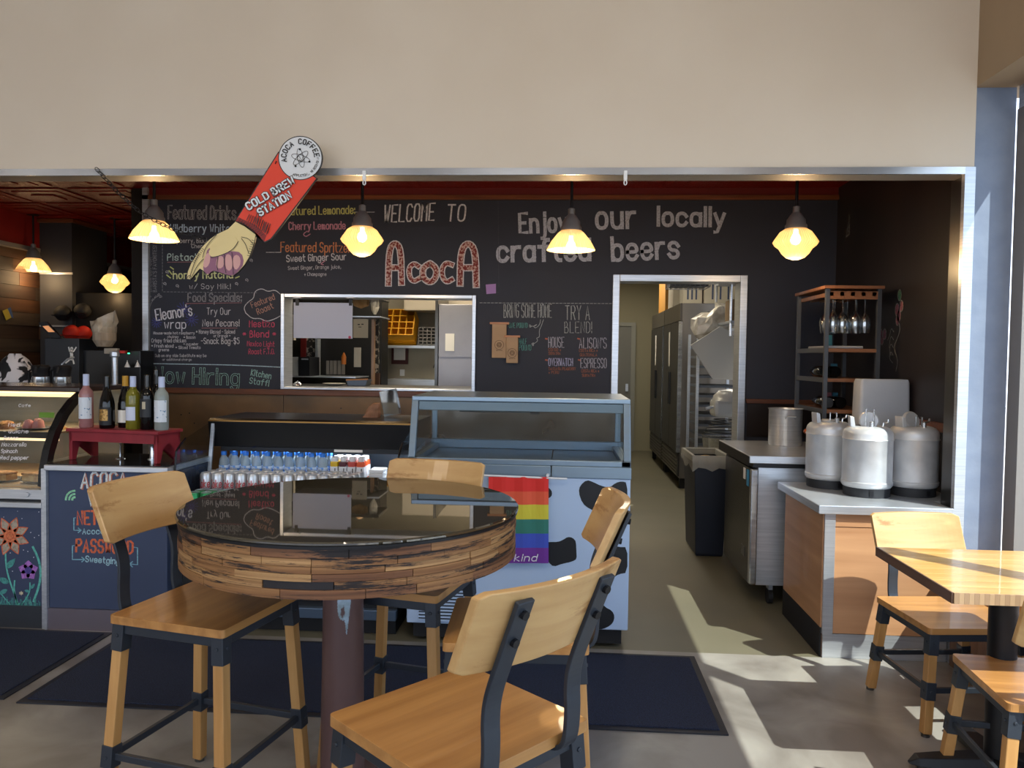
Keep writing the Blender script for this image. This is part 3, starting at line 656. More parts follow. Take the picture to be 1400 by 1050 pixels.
# ================================================================== PENDANTS
def shade_mat():
    m = bpy.data.materials.new('ribbed_amber_glass'); m.use_nodes = True; n = m.node_tree; b = n.nodes['Principled BSDF']
    b.inputs['Base Color'].default_value = lin('#ffdfae'); b.inputs['Roughness'].default_value = .25; b.inputs['Alpha'].default_value = .8
    b.inputs['Emission Color'].default_value = lin('#ffb95c'); b.inputs['Emission Strength'].default_value = .62
    t = n.nodes.new('ShaderNodeTexCoord'); s = n.nodes.new('ShaderNodeSeparateXYZ'); a = n.nodes.new('ShaderNodeMath'); a.operation = 'ARCTAN2'
    k = n.nodes.new('ShaderNodeMath'); k.operation = 'MULTIPLY'; k.inputs[1].default_value = 48; sn = n.nodes.new('ShaderNodeMath'); sn.operation = 'SINE'
    bp = n.nodes.new('ShaderNodeBump'); bp.inputs['Strength'].default_value = .6; bp.inputs['Distance'].default_value = .004
    mr = n.nodes.new('ShaderNodeMapRange'); mr.inputs[1].default_value = -1; mr.inputs[3].default_value = .42; mr.inputs[4].default_value = .78
    n.links.new(t.outputs['Object'], s.inputs[0]); n.links.new(s.outputs['Y'], a.inputs[0]); n.links.new(s.outputs['X'], a.inputs[1]); n.links.new(a.outputs[0], k.inputs[0]); n.links.new(k.outputs[0], sn.inputs[0])
    n.links.new(sn.outputs[0], bp.inputs['Height']); n.links.new(bp.outputs[0], b.inputs['Normal']); n.links.new(sn.outputs[0], mr.inputs[0]); n.links.new(mr.outputs[0], b.inputs['Emission Strength'])
    return m
SH = shade_mat(); BULB = mat('lit_bulb', '#fff0d0', .5, emit=22)
def pendant(kind, X, Y, zs, label, stem=True):
    """zs = height of the shade top"""
    t = thing('pendant_lamp', label, 'lamp', (X, Y, zs), 'caged amber pendant lamps over the bar', local=True)
    MB().tube([(0, 0, .13), (0, 0, CZ-zs-.01)], .010, 10).build('stem', BLACK, t)
    MB().lathe((0, 0, CZ-zs-.02), [(.055, 0), (.05, .02)], 20).build('ceiling_plate', BLACK, t)
    MB().lathe((0, 0, 0), [(.066, -.01), (.066, .02), (.058, .03), (.056, .055), (.035, .085), (.022, .10), (.022, .135), (.012, .14)], 24).build('socket_cap', mat('cap_bronze', '#7d7977', .45, .3), t, smooth=True)
    if kind == 'dome': prof = [(.062, 0), (.085, -.02), (.125, -.07), (.150, -.115), (.153, -.125)]
    else: prof = [(.062, 0), (.095, -.022), (.125, -.065), (.137, -.085), (.125, -.105), (.100, -.125), (.082, -.155), (.055, -.180), (.02, -.192), (.001, -.193)]
    n = len(prof); vs = []; seg = 72
    sh = MB(); sh.lathe((0, 0, 0), prof, seg)
    sh.f = [f for f in sh.f if len(f) == 4]; sh.m = sh.m[:len(sh.f)]
    o = sh.build('glass_shade', SH, t); 
    for p in o.data.polygons: p.use_smooth = True
    bz = -.105 if kind == 'dome' else -.07
    MB().lathe((0, 0, bz), [(.001, -.03), (.02, -.024), (.031, -.004), (.028, .016), (.014, .04), (.012, .07)], 16).build('bulb', BULB, t, smooth=True)
    l = bpy.data.lights.new('pendant_glow', 'POINT'); l.energy = 5.5 if Y < 6 else 3; l.color = (1, .68, .34); l.shadow_soft_size = .05
    lo = bpy.data.objects.new('pendant_glow', l); COL.objects.link(lo); lo.parent = t; lo.location = (0, 0, bz-.12 if kind == 'dome' else bz-.17)
    return t
pendant('dome', -2.69, 4.9, 2.365, 'open dome pendant lamp hanging beside the red hand sign chain')
pendant('bell', -1.305, 4.9, 2.33, 'acorn pendant lamp before the chalked word lemonade')
pendant('dome', .037, 4.9, 2.31, 'open dome pendant lamp before the chalked word enjoy')
pendant('bell', 1.427, 4.9, 2.325, 'acorn pendant lamp right of the kitchen doorway')
pendant('dome', -5.25, 7.31, 2.42, 'open dome pendant lamp farthest left by the grey column')
pendant('bell', -5.23+.7, 7.5, 2.29, 'small acorn pendant lamp over the coffee machines')

# ================================================================== HANGING HAND SIGN
YS = 3.80
t = thing('hanging_sign', 'big pointing hand sign with red sleeve reading cold brew station', 'sign', at(340, 300, YS))
PS = onplane(YS)
def lay(pts, m, name, k, d=.002, r=0, label=None):
    pts = rounded(pts, r) if r else pts
    return MB().prism([at(x, y, YS-k*.0016) for x, y in pts], (0, d, 0)).build(name, m, t, label=label)
BK = mat('sign_black', '#0c0b0c', .4); RD = mat('sign_red', '#d8381a', .45); RD2 = mat('sign_dark_red', '#86160d', .45); SK = mat('sign_cream', '#d9c68e', .5); PU = mat('sign_plum', '#8a5a72', .5); PKs = mat('sign_pink', '#c99a96', .5)
WH = mat('sign_white', '#d3d8de', .4)
sleeve = [(323, 301), (382, 211), (440, 226), (437, 240), (424, 262), (370, 326), (362, 330)]
sleeve = [(323, 301), (381, 209), (432, 244), (370, 326), (362, 330), (350, 316)]
disc = ellipse(410.5, 216, 29, n=48)
hand = [(322, 303), (350, 318), (347, 332), (341, 350), (334, 362), (325, 372), (318, 377), (308, 375), (298, 371), (290, 370), (284, 376), (278, 370), (273, 367), (266, 375), (260, 382), (255, 381), (257, 371), (262, 359), (270, 347), (276, 338), (286, 328), (297, 320), (312, 313)]
gr = lambda P_, k: [((x-cx)*k+x, (y-cy)*k+y) for cx, cy in [(sum(p[0] for p in P_)/len(P_), sum(p[1] for p in P_)/len(P_))] for x, y in P_]
def grow(P_, d):
    out = []; n = len(P_); A = sum(P_[i][0]*P_[(i+1) % n][1]-P_[(i+1) % n][0]*P_[i][1] for i in range(n)); sg = 1 if A > 0 else -1
    for i in range(n):
        a, b, c = P_[i-1], P_[i], P_[(i+1) % n]
        n1 = (b[1]-a[1], a[0]-b[0]); n2 = (c[1]-b[1], b[0]-c[0]); l1 = math.hypot(*n1) or 1; l2 = math.hypot(*n2) or 1
        v = (n1[0]/l1+n2[0]/l2, n1[1]/l1+n2[1]/l2); l = math.hypot(*v) or 1; out.append((b[0]+sg*d*v[0]/l, b[1]+sg*d*v[1]/l))
    return out
lay(grow(sleeve, 2), BK, 'sleeve_outline', 0, .012); lay(sleeve, RD, 'red_sleeve', 1)
lay(grow(hand, .9), BK, 'hand_outline', 0, .012); lay(hand, SK, 'pointing_hand', 1)
lay([(322, 302), (326, 297), (350, 308), (364, 322), (361, 330), (350, 318), (336, 307)], RD2, 'cuff', 2)
lay(ellipse(410.5, 216, 30.2, n=48), BK, 'disc_outline', 1.4, .012); lay(disc, WH, 'white_disc', 2.6)
lay([(284, 338), (292, 343), (298, 352), (306, 345), (316, 343), (330, 345), (334, 360), (325, 372), (318, 377), (308, 375), (298, 371), (290, 370), (284, 376), (277, 369), (280, 356)], PU, 'palm_shading', 2, r=1)
for i, q in enumerate(([(283, 344), (288, 350), (286, 362), (280, 367), (277, 361)], [(296, 354), (301, 349), (306, 352), (306, 364), (300, 368), (295, 364)], [(308, 349), (313, 347), (317, 352), (318, 366), (313, 371), (308, 366)], [(319, 350), (325, 348), (329, 354), (328, 364), (322, 370), (318, 362)])): lay(q, PKs, 'folded_finger', 3, r=1)
lay([(302, 330), (320, 322), (326, 330), (318, 342), (300, 350), (290, 352), (284, 346), (290, 336)], SK, 'thumb', 3, r=1)
m = MB(); Q3 = onplane(YS-.008)
def ink(q, w_, sm=True, mm=BK, pl=Q3): ribbon(m, chaikin(q) if sm else q, w_, pl, mm)
for q in ([(328, 303), (338, 309), (348, 318)], [(346, 334), (340, 326), (330, 324)], [(330, 326), (336, 334), (340, 346)], [(326, 330), (318, 342), (300, 350), (288, 352)], [(296, 321), (288, 329), (280, 340), (277, 352)],
          [(298, 352), (296, 362), (298, 370)], [(307, 348), (306, 360), (309, 373)], [(317, 345), (318, 358), (319, 375)], [(272, 347), (266, 358), (259, 380)], [(278, 354), (270, 362), (263, 377)], [(255, 381), (258, 376), (262, 378), (260, 382)]): ink(q, .8)
for k in range(9): ink([(263+k*1.6, 357-k*2.2), (266+k*1.6, 359-k*2.2)], .6, False)
for k in range(8): ink([(338+k*.9, 349-k*3), (343+k*.6, 350-k*3)], .6, False)
for k in range(11): ink([(326+k*3.1, 303+k*1.9), (329+k*3.1, 299+k*2.1)], .7, False)
for k in range(12): ink([(341+k*2.6, 293+k*1.2), (337+k*2.6, 304+k*1.6-abs(k-6)*.5)], .9, False)
for k in range(7): ink([(352+k*2.7, 290+k*3.5), (348+k*2.7, 303+k*3)], .8, False)
for q in strokes('COLD BREW', 340, 287, 403, 9.5, y1=250, sharp=True): ink(q, 4.3, False)
for q in strokes('STATION', 356, 295, 399, 9.5, y1=270, sharp=True): ink(q, 4.3, False)
Q4 = onplane(YS-.0095)
for q in strokes('COLD BREW', 340, 287, 403, 9.5, y1=250, sharp=True): ink(q, 2.4, False, WH, Q4)
for q in strokes('STATION', 356, 295, 399, 9.5, y1=270, sharp=True): ink(q, 2.4, False, WH, Q4)
def arc_text(s, r, a0, a1, h, w_, inside=False):
    n = len(s)
    for i, ch_ in enumerate(s):
        if ch_ == ' ': continue
        a = math.radians(a0+(a1-a0)*(i+.5)/n); wd = abs(math.radians(a1-a0))/n*r*.68
        cx, cy = 410.5+r*math.cos(a), 216-r*math.sin(a)
        tx, ty = (-math.sin(a), -math.cos(a)) if inside else (math.sin(a), math.cos(a))
        for q in strokes(ch_, cx-tx*wd/2, cy-ty*wd/2, cx+tx*wd/2, h, y1=cy+ty*wd/2, sharp=True): ink(q, w_, False)
arc_text('ACOCA COFFEE', 19.5, 196, 2, 6.5, 1.5)
arc_text('APPLETON, WISCONSIN', 25.5, 245, 362, 3.0, .6, True)
for k in range(3): e = ellipse(411, 216, 13, 4.2, 28, k*1.05+.3); ink(e+[e[0]], .6, False)
for x, y in ((410, 204), (423, 221), (404, 227)): m.prism([Q3(*p) for p in ellipse(x, y, 1.5, n=10)], (0, .0006, 0), BK)
e = ellipse(411, 216, 4.5, 5.5, 14); ink(e+[e[0]], .5, False); ink([(408, 213), (411, 216), (409, 220), (413, 219), (414, 213)], .5)
m.build('painted_lettering', None, t)
# chain: two runs of links
def chain(label, pts3, grp='black chains holding the hand sign'):
    t_ = thing('chain', label, 'chain', pts3[0], grp)
    L = []; 
    for a, b in zip(pts3, pts3[1:]):
        d = (b-a); n = max(1, int(d.length/.026)); L += [(a+d*((k+.5)/n), d.normalized()) for k in range(n)]
    for i, (c, d) in enumerate(L):
        u = d.cross(Vector((0, 1, 0))).normalized(); v = u.cross(d).normalized()
        if i % 2: u = (u*.5+v*.87)
        MB().tube([c+d*.019*math.cos(k*PI/4)+u*.009*math.sin(k*PI/4) for k in range(8)], .0022, 5, closed=True).build('link', BLACK, t_)
chain('black chain sagging from the steel beam to the left of the hand sign', [at(131, 230, 3.93), at(160, 262, 3.9), at(190, 289, 3.87), at(220, 306, 3.84), at(250, 319, 3.82), at(283, 328, 3.81)])
chain('short black chain hanging the red sleeve from the wall', [at(377, 222, 3.795), at(374, 224, 3.93)])
for x in (498, 855):
    t = thing('cable_clip', 'small white clip on the steel beam %s' % ('above the acorn lamp left of the welcome' if x < 600 else 'right of the chalked word our'), 'clip', at(x, 240, 3.93), 'white clips on the steel beam')
    MB().box(*sum([[at(x, 240, 3.93)[i]-d_, at(x, 240, 3.93)[i]+d_] for i, d_ in ((0, .009), (1, .008), (2, .024))], [])).build('clip_body', WHITE, t, bevel=.003)
    p = at(x, 247, 3.925); MB().tube([p+Vector((.007*math.cos(k*.7), 0, .012*math.sin(k*.7)-.01)) for k in range(9)], .003, 6, closed=True).build('ring', WHITE, t)

# ================================================================== COW-SPOT FREEZER
FW = mat('freezer_enamel', '#a9bfdd', .35); FS = mat('freezer_steel', '#7f919f', .3, .6, col2='#7f93a6', scale=3, stretch=(1, 1, 12)); SPOT = mat('cow_black', '#0e1015', .45)
fx0, fx1, fy0, fy1 = -.80, .355, YF, 4.70
t = thing('ice_cream_freezer', 'white dipping freezer with black cow spots and slanted glass top', 'freezer', (-.22, 4.3, 0))
MB().box(fx0, fx1, fy0, fy1, .10, .885).build('body', FW, t, bevel=.006)
MB().box(fx0+.03, fx1-.03, fy0+.03, fy1-.03, .02, .10).build('plinth', RUBBER, t)
MB().box(fx0-.003, -.055, fy0-.006, fy1, .885, .945).build('steel_band', FS, t, bevel=.003)
MB().box(-.05, fx1+.003, fy0-.006, fy1, .885, .945).build('steel_band', FS, t, bevel=.003)
m = MB(); m.box(fx0, fx1, fy0, fy0+.05, .945, .975); m.box(fx0, fx1, fy1-.05, fy1, .945, 1.0); m.box(fx0, fx0+.05, fy0, fy1, .945, .975); m.box(fx1-.05, fx1, fy0, fy1, .945, .975)
m.build('well_rim', FS, t, bevel=.004)
MB().box(fx0+.05, fx1-.05, fy0+.05, fy1-.05, .86, .90).build('well_floor', mat('well_white', '#e6eef6', .4), t)
yt = fy0+.10
for x in (fx0, fx1-.035):
    MB().bar((x+.017, fy0+.018, .97), (x+.017, yt+.01, 1.275), .035, .03, up=(0, 1, 0)).build('corner_post', FS, t, bevel=.003)
    MB().bar((x+.017, fy1-.02, .97), (x+.017, fy1-.02, 1.275), .035, .03, up=(0, 1, 0)).build('corner_post', FS, t, bevel=.003)
MB().box(fx0, fx1, yt-.01, fy1, 1.265, 1.29).build('top_panel', FS, t, bevel=.004)
MB().box(fx0+.035, fx1-.035, yt, yt+.03, 1.215, 1.265).build('header', mat('header_grey', '#77858f', .35, .6), t, bevel=.003)
MB().tube([(fx0+.25, yt+.045, 1.215), (-.15, yt+.045, 1.215)], .009, 8).build('light_tube', mat('unlit_tube', '#6f7c86', .3, .4), t)
MB().box(-.17, -.12, yt+.03, yt+.055, 1.2, 1.235).build('lamp_holder', BLACK, t)
MB().add([(fx0+.035, fy0+.02, .97), (fx1-.035, fy0+.02, .97), (fx1-.035, yt, 1.265), (fx0+.035, yt, 1.265)], [(0, 1, 2, 3)]).build('front_glass', CASEG, t)
MB().add([(fx0+.02, fy0+.03, .97), (fx0+.02, fy1-.03, .97), (fx0+.02, fy1-.03, 1.265), (fx0+.02, yt, 1.265)], [(0, 1, 2, 3)]).build('side_glass', CASEG, t)
MB().add([(fx1-.02, fy0+.03, .97), (fx1-.02, fy1-.03, .97), (fx1-.02, fy1-.03, 1.265), (fx1-.02, yt, 1.265)], [(0, 1, 2, 3)]).build('side_glass', CASEG, t)
MB().box(fx0+.035, fx1-.035, fy1-.03, fy1-.025, .99, 1.265).build('rear_door', mat('bronze_glass', '#6b5c50', .12, .3, col2='#8b8379', scale=2.5, alpha=.85), t)
YQ = fy0-.0012
for q in ([(791, 673), (793, 664), (802, 656), (811, 659), (821, 664), (833, 667), (842, 660), (850, 658), (857.5, 660), (858, 694), (853, 700), (847, 705), (838, 702), (828, 698), (818, 700), (806, 696), (796, 688)],
          [(744, 664), (752, 668), (755, 673), (754, 679), (748, 682), (742, 676)],
          [(742, 742), (752, 741), (763, 741), (770, 738), (776, 734), (783, 735), (788, 741), (786.5, 754), (789, 764), (782, 768), (768, 771), (757, 775), (750, 769), (744, 760)],
          [(829, 742), (835, 738), (840, 745), (846, 748), (857.8, 748), (857.8, 783), (846, 785), (838, 790), (832, 792), (827, 786), (825, 770), (829, 752)],
          [(806, 832), (811, 824), (820, 820), (827, 830), (837, 835), (840.5, 843), (838, 852), (830, 858), (820, 861), (808, 858), (802, 848)]):
    MB().prism([at(x, y, YQ) for x, y in rounded(q, 1)], (0, .001, 0)).build('cow_spot', SPOT, t)
# louvred vent and rod
vt = MB().box(-.735, -.50, fy0-.004, fy0-.001, .115, .375).build('vent', mat('vent_dark', '#20242b', .6), t)
for k in range(15): MB().box(-.735, -.50, fy0-.012, fy0-.003, .118+k*.0172, .126+k*.0172).build('slat', FW, vt)
MB().tube([(-.43, fy0-.03, .893), (.03, fy0-.03, .885)], .005, 8, WHITE).tube([(-.07, fy0-.035, .90), (-.07, fy0, .90)], .008, 8, WHITE).build('flag_rod', WHITE, t)
# rainbow banner
t = thing('rainbow_banner', 'rainbow striped banner ending in the word kind, hung on the freezer', 'banner', (-.25, fy0-.035, .88))
yb = [652, 672, 690, 710, 729.5, 749, 770]
for i, c in enumerate(('#d4332f', '#d95a3f', '#c9bf3f', '#33756a', '#3d52b8', '#6a3391')):
    m = MB(); n = 14; vs = []
    for k in range(n+1):
        x = 668+82*k/n
        for y in (yb[i], yb[i+1]): p = at(x, y, fy0-.032); p.y += .004*math.sin(k*1.3+.4)*(1 if y < 700 else .5); vs.append(p)
    m.add(vs, [(2*k, 2*k+2, 2*k+3, 2*k+1) for k in range(n)])
    o = m.build('stripe', mat('banner_'+c[1:], c, .85), t)
    md = o.modifiers.new('s', 'SOLIDIFY'); md.thickness = .0015
m = MB()
for q in strokes('kind', 703, 767, 733, 9, slant=.25): ribbon(m, q, 1.3, onplane(fy0-.0385), chalkm('#e8e6f0'))
m.build('lettering', None, t)

# ================================================================== OPEN DRINKS COOLER
kx0, kx1 = -2.045, -.86
KB = mat('cooler_black', '#0d0e11', .35); KR_ = mat('cooler_rail', '#5a6b80', .3, .6); KIN = mat('cooler_inner', '#8b95a0', .4, .3)
t = thing('open_drinks_cooler', 'black open front drinks cooler with glass ends and stepped shelves', 'cooler', (-1.45, 4.4, 0))
MB().box(kx0, kx1, 4.0, 4.95, .10, .60).build('base', KB, t, bevel=.006)
MB().box(kx0, kx1, 3.96, 4.0, .10, .155).build('bumper_rail', KR_, t, bevel=.004)
for k in range(5): MB().box(kx0+.05, kx1-.05, 3.975, 4.0, .19+k*.06, .225+k*.06).build('louver', KB, t, bevel=.003)
MB().box(kx0+.02, kx1-.02, 4.05, 4.9, .0, .10).build('plinth', RUBBER, t)
MB().box(kx0+.03, kx1-.03, 4.84, 4.95, .60, 1.07).build('back_wall', KIN, t)
m = MB(); vs = []
for x in (kx0-.06, kx1): vs += [(x, 4.46, .945), (x, 4.43, 1.10), (x, 4.46, 1.115), (x, 4.97, 1.115), (x, 4.97, .98), (x, 4.5, .945)]
m.add(vs, [(0, 1, 2, 3, 4, 5), (11, 10, 9, 8, 7, 6)]+[(i, (i+1) % 6, (i+1) % 6+6, i+6) for i in range(6)]); m.build('canopy', KB, t, bevel=.004)
MB().box(kx0-.055, kx1, 4.425, 4.45, 1.098, 1.106).build('gilt_strip', mat('brass_strip', '#8d6a38', .3, .8), t)
MB().box(kx0, kx1, 4.475, 4.49, .918, .945).build('price_rail', BLACK, t)
l = bpy.data.lights.new('cooler_strip', 'AREA'); l.shape = 'RECTANGLE'; l.size = 1.1; l.size_y = .04; l.energy = 5; l.color = (.85, .93, 1)
lo = bpy.data.objects.new('cooler_strip', l); COL.objects.link(lo); lo.location = (-1.45, 4.50, .938); lo.rotation_euler = (-.5, 0, 0)
MB().box(kx0+.03, kx1-.03, 4.40, 4.84, .745, .770).build('shelf', KIN, t, bevel=.002)
MB().tube([(kx0+.02, 4.39, .785), (kx1-.02, 4.39, .785)], .004, 6).build('wire_guard', STEEL, t)
MB().box(kx0+.03, kx1-.03, 4.16, 4.40, .690, .708).build('shelf', KIN, t, bevel=.002)
MB().box(kx0+.03, kx1-.03, 4.02, 4.16, .605, .622).build('shelf', KIN, t, bevel=.002)
for x in (kx0-.03, kx1):
    sg = MB().add([(x, 3.98, .60), (x, 3.98, .84), (x, 4.0, .97), (x, 4.05, 1.005), (x, 4.10, 1.03), (x, 4.42, 1.10), (x, 4.42, .60)], [tuple(range(7))]).build('side_glass', CASEG, t)
    MB().tube([(x, 3.98, .60), (x, 3.98, .84), (x, 4.0, .97), (x, 4.05, 1.005), (x, 4.10, 1.03)], .006, 6).build('edge', KB, sg)
    MB().bar((x, 4.44, 1.09), (x+.0, 4.38, .74), .02, .012).build('post', STEEL, t)
MB().add([(kx0, 3.985, .60), (kx1, 3.985, .60), (kx1, 3.985, .70), (kx0, 3.985, .70)], [(0, 1, 2, 3)]).build('front_glass', CASEG, t)
MB().box(-1.35, -1.18, 4.47, 4.475, .925, .94).build('tag', PAPER, t)
# bottles and cans
BLU = mat('blue_cap', '#1f6fd0', .4); WATER = mat('water_bottle', '#b9cbd6', .12, trans=.55, ior=1.33); LBL = mat('blue_label', '#5c93d6', .5, col2='#d5e2ee', scale=38, lo=.45, hi=.55, detail=1)
def wbottle(label, X, Y, Z):
    t = thing('water_bottle', label, 'bottle', (X, Y, Z), 'blue capped water bottles in the cooler', local=True)
    MB().lathe((0, 0, 0), [(.022, 0), (.028, .006), (.028, .085), (.025, .105), (.014, .125), (.013, .132)], 12).build('bottle_body', WATER, t, smooth=True)
    MB().lathe((0, 0, 0), [(.0285, .01), (.0285, .068)], 12).build('label_wrap', LBL, t, smooth=True)
    MB().lathe((0, 0, 0), [(.0165, .128), (.0165, .148), (.015, .15)], 12).build('cap', BLU, t, smooth=True)
    m = MB()
    for l_, (s_, z_) in enumerate((('OPEN', .050), ('WATER', .042))):
        for q in strokes(s_, -14, 0, 14, 7, sharp=True): ribbon(m, q, 1.4, lambda x, y: Vector((.0292*math.sin(x*.045), -.0292*math.cos(x*.045), z_-y*.001)), mat('ink_blue', '#1d3f8a', .6))
    m.build('print', None, t)
    return t
wb_ = None
for j in range(2):
    for i in range(10):
        X = -2.005+i*.0665+j*.02; Y = 4.43+j*.075
        lab = 'blue capped water bottle, %s from the left in the %s row' % (NTH[i], 'front' if j == 0 else 'second')
        if not wb_: wb_ = wbottle(lab, X, Y, .771)
        else: dup(wb_, (X, Y, .771), 0, lab, 'blue capped water bottles in the front row' if j == 0 else 'blue capped water bottles in the second row')
wb_['group'] = 'blue capped water bottles in the front row'
JC = [('yellow', '#c9a51c', 'lemon'), ('maroon', '#4a1420', 'dark berry'), ('red', '#b5433a', 'red'), ('orange', '#d1522a', 'orange')]
for i, (cn, cc, nm) in enumerate(JC):
    src = None
    for j in range(3):
        X = -1.335+i*.0525; Y = 4.435+j*.058; lab = 'small square juice bottle, %s filling, white cap, %s' % (nm, ('in front', 'in the middle', 'at the back')[j])
        if not src:
            t = src = thing('juice_bottle', lab, 'bottle', (X, Y, .771), 'square juice bottles with %s filling' % nm, local=True)
            MB().box(-.022, .022, -.022, .022, 0, .105).build('bottle_body', mat('juice_'+cn, cc, .25), t, bevel=.006)
            MB().box(-.0228, .0228, -.0228, .0228, .004, .078).build('label_wrap', mat('juice_label', '#d9dbe0', .5), t, bevel=.005)
            MB().lathe((0, 0, 0), [(.017, .105), (.019, .11), (.019, .128), (.017, .13)], 12).build('cap', WHITE, t, smooth=True)
            m = MB()
            for q in strokes('J', -10, 0, 8, 34): ribbon(m, q, 6, lambda x, y: Vector((x*.001, -.0234, .03-y*.001)), mat('ink_dark', '#3d3a38', .6))
            m.build('print', None, t)
        else: dup(src, (X, Y, .771), 0, lab)
def can(name, label, col, ink, text, X, Y, Z, group):
    t = thing(name, label, 'can', (X, Y, Z), group, local=True)
    MB().lathe((0, 0, 0), [(.025, 0), (.032, .01), (.032, .105), (.026, .118)], 16).build('can_body', mat('can_'+col[1:], col, .3, .6), t, smooth=True)
    MB().lathe((0, 0, 0), [(.026, .116), (.027, .1195), (.0255, .1195), (.0245, .116), (0, .116)], 16).build('lid', STEEL, t)
    if text:
        m = MB()
        for q in strokes(text, -26, 0, 26, 34): ribbon(m, q, 3.6, lambda x, y: Vector((.0326*math.sin(x*.04), -.0326*math.cos(x*.04), .038-y*.0013)), mat('ink_'+ink[1:], ink, .5))
        m.build('print', None, t)
    return t
c0 = None
for j in range(3):
    for i in range(13):
        lab = 'silver diet cola can, %s from the left, %s row' % (NTH[i], ('front', 'second', 'third')[j]); g = 'silver cola cans, %s row' % ('front', 'second', 'third')[j]
        if not c0: c0 = can('cola_can', lab, '#c9ccd0', '#b01c28', 'Coke', -2.005+i*.068, 4.20+j*.069, .709, g)
        else: dup(c0, (-2.005+i*.068+j*.012, 4.20+j*.069, .709), 0, lab, g)
c1 = None
for j in range(2):
    for i in range(6):
        lab = 'green soda can, %s from the left, %s row of the lowest step' % (NTH[i], ('front', 'rear')[j]); g = 'green soda cans, %s row' % ('front', 'rear')[j]
        if not c1: c1 = can('soda_can', lab, '#2f8a55', '#d9e4dd', '7', -2.0, 4.05, .623, g)
        else: dup(c1, (-2.0+i*.068, 4.05+j*.068, .623), 0, lab, g)
for i in range(3):
    x = -1.09+i*.0
    t = thing('white_packet', 'small white packet by the juice bottles, %s of its stack' % ('lowest', 'middle', 'topmost')[i], 'packet', (-1.09, 4.44, .771+i*.021), 'white packets in the cooler')
    MB().box(-1.125, -1.04, 4.41, 4.52, .771+i*.021, .791+i*.021).build('packet', WHITE, t, bevel=.004)
# clear scoop bin and torn paper on canopy
t = thing('acrylic_sleeve', 'clear leaning acrylic sleeve on top of the black cooler', 'holder', (-1.2, 4.75, 1.116))
m = MB(); T_ = Matrix.Translation((-1.115, 4.75, 1.118)) @ Matrix.Rotation(-.22, 4, 'Y')
for a in ((0, .10, 0, .004), (0, .004, 0, .06), (.096, .10, 0, .06), (0, .10, .056, .06)): m.box(a[0], a[1], a[2], a[3], 0, .16, None, T_)
m.build('sleeve', glass('acrylic', '#d8dcdc', .5), t)
t = thing('paper_bag', 'crumpled brown paper pastry bag beside the acrylic sleeve', 'bag', (-1.2, 4.72, 1.116))
vs = []; random.seed(3)
for k in range(5):
    for a in range(8): th = a*PI/4; r_ = .055*(1-k*.16)+random.uniform(-.008, .008); vs.append((-1.19+r_*1.1*math.cos(th)+k*.008, 4.72+r_*.6*math.sin(th), 1.116+k*.022+random.uniform(-.004, .004)*(k > 0)))
fs = [(k*8+a, k*8+(a+1) % 8, (k+1)*8+(a+1) % 8, (k+1)*8+a) for k in range(4) for a in range(8)]+[tuple(range(32, 40)), tuple(range(8))[::-1]]
MB().add(vs, fs).build('bag_body', mat('brown_bag', '#8e6850', .8, col2='#76523c', scale=20), t)

# ================================================================== PASSWORD COUNTER
wx0, wx1 = -2.752, -2.092
t = thing('service_counter', 'navy chalkboard fronted counter with the chalked network password', 'counter', (-2.4, 4.3, 0))
MB().box(wx0, wx1, 3.935, 4.41, .115, .86).build('body', NAVY, t, bevel=.003)
MB().box(wx0, wx1, 3.925, 4.4, .0, .115).build('kick_plate', mat('kick_steel', '#a79ca6', .3, .85), t)
MB().box(wx0-.012, wx1+.012, 3.915, 4.42, .862, .892).build('steel_edge', STEEL, t, bevel=.004)
MB().box(wx0, wx1, 3.93, 4.41, .892, .897).build('worktop', mat('dark_glass_top', '#1d1c1c', .08, spec=.7), t)
MB().box(wx0-.012, wx0, 3.915, 3.94, 0, .862).build('edge_strip', STEEL, t)
nb = t.children[0]; nb = [c for c in t.children if c.name.startswith('body')][0]
Y2 = 3.9345
kw = dict(mb=None)
def wk(*a, **k): chalk(nb, Y2, *a, **k)
for dx, dy, c_, w_ in ((1.3, 1, '#b06a52', 3.6), (0, 0, '#cfd6d8', 3.0)):
    chalk(nb, Y2-(.0008 if dx == 0 else 0), 'ACOCA', 111+dx, 667+dy, 171+dx, 20, w_, c_, y1=665+dy, slant=.08, sharp=True, label='chalked heading ACOCA')
    chalk(nb, Y2-(.0008 if dx == 0 else 0), 'WIFI', 122+dx, 692+dy, 165+dx, 18, w_, c_, y1=690+dy, sharp=True, label='chalked heading WIFI')
wk('NETWORK', 106, 717, 172, 18, 3.0, '#cf6a48', y1=716, sharp=True); wk('Acoca', 113, 730, 142, 7.5, 1.3, '#9cc3cf')
wk('PASSWORD', 104, 754, 181, 17, 3.0, '#cf6a48', y1=757, sharp=True); wk('Sweetginger', 117, 768, 174, 8, 1.5, '#9cc3cf', y1=772)
lines(nb, Y2, [[(103, 708), (101, 708), (101, 725), (110, 725)], [(107, 722), (111, 725), (107, 728)], [(101, 746), (99, 746), (99, 765), (115, 765)], [(112, 762), (116, 765), (112, 768)], [(182, 748), (188, 749), (188, 772), (177, 771)], [(181, 768), (177, 771), (181, 775)]], 1.6, '#7fb0c0', smooth=False)
m = MB()
for r_ in (3.2, 7.5, 12): ribbon(m, [(102-r_*math.cos(a)*1.0+0*a, 683-r_*math.sin(a)) for a in [k*PI/2/8 for k in range(9)]], 2.6 if r_ > 4 else 3, onplane(Y2), chalkm('#8fd0a8'))
m.build('chalk_drawing', None, nb, label='green chalk wireless symbol')
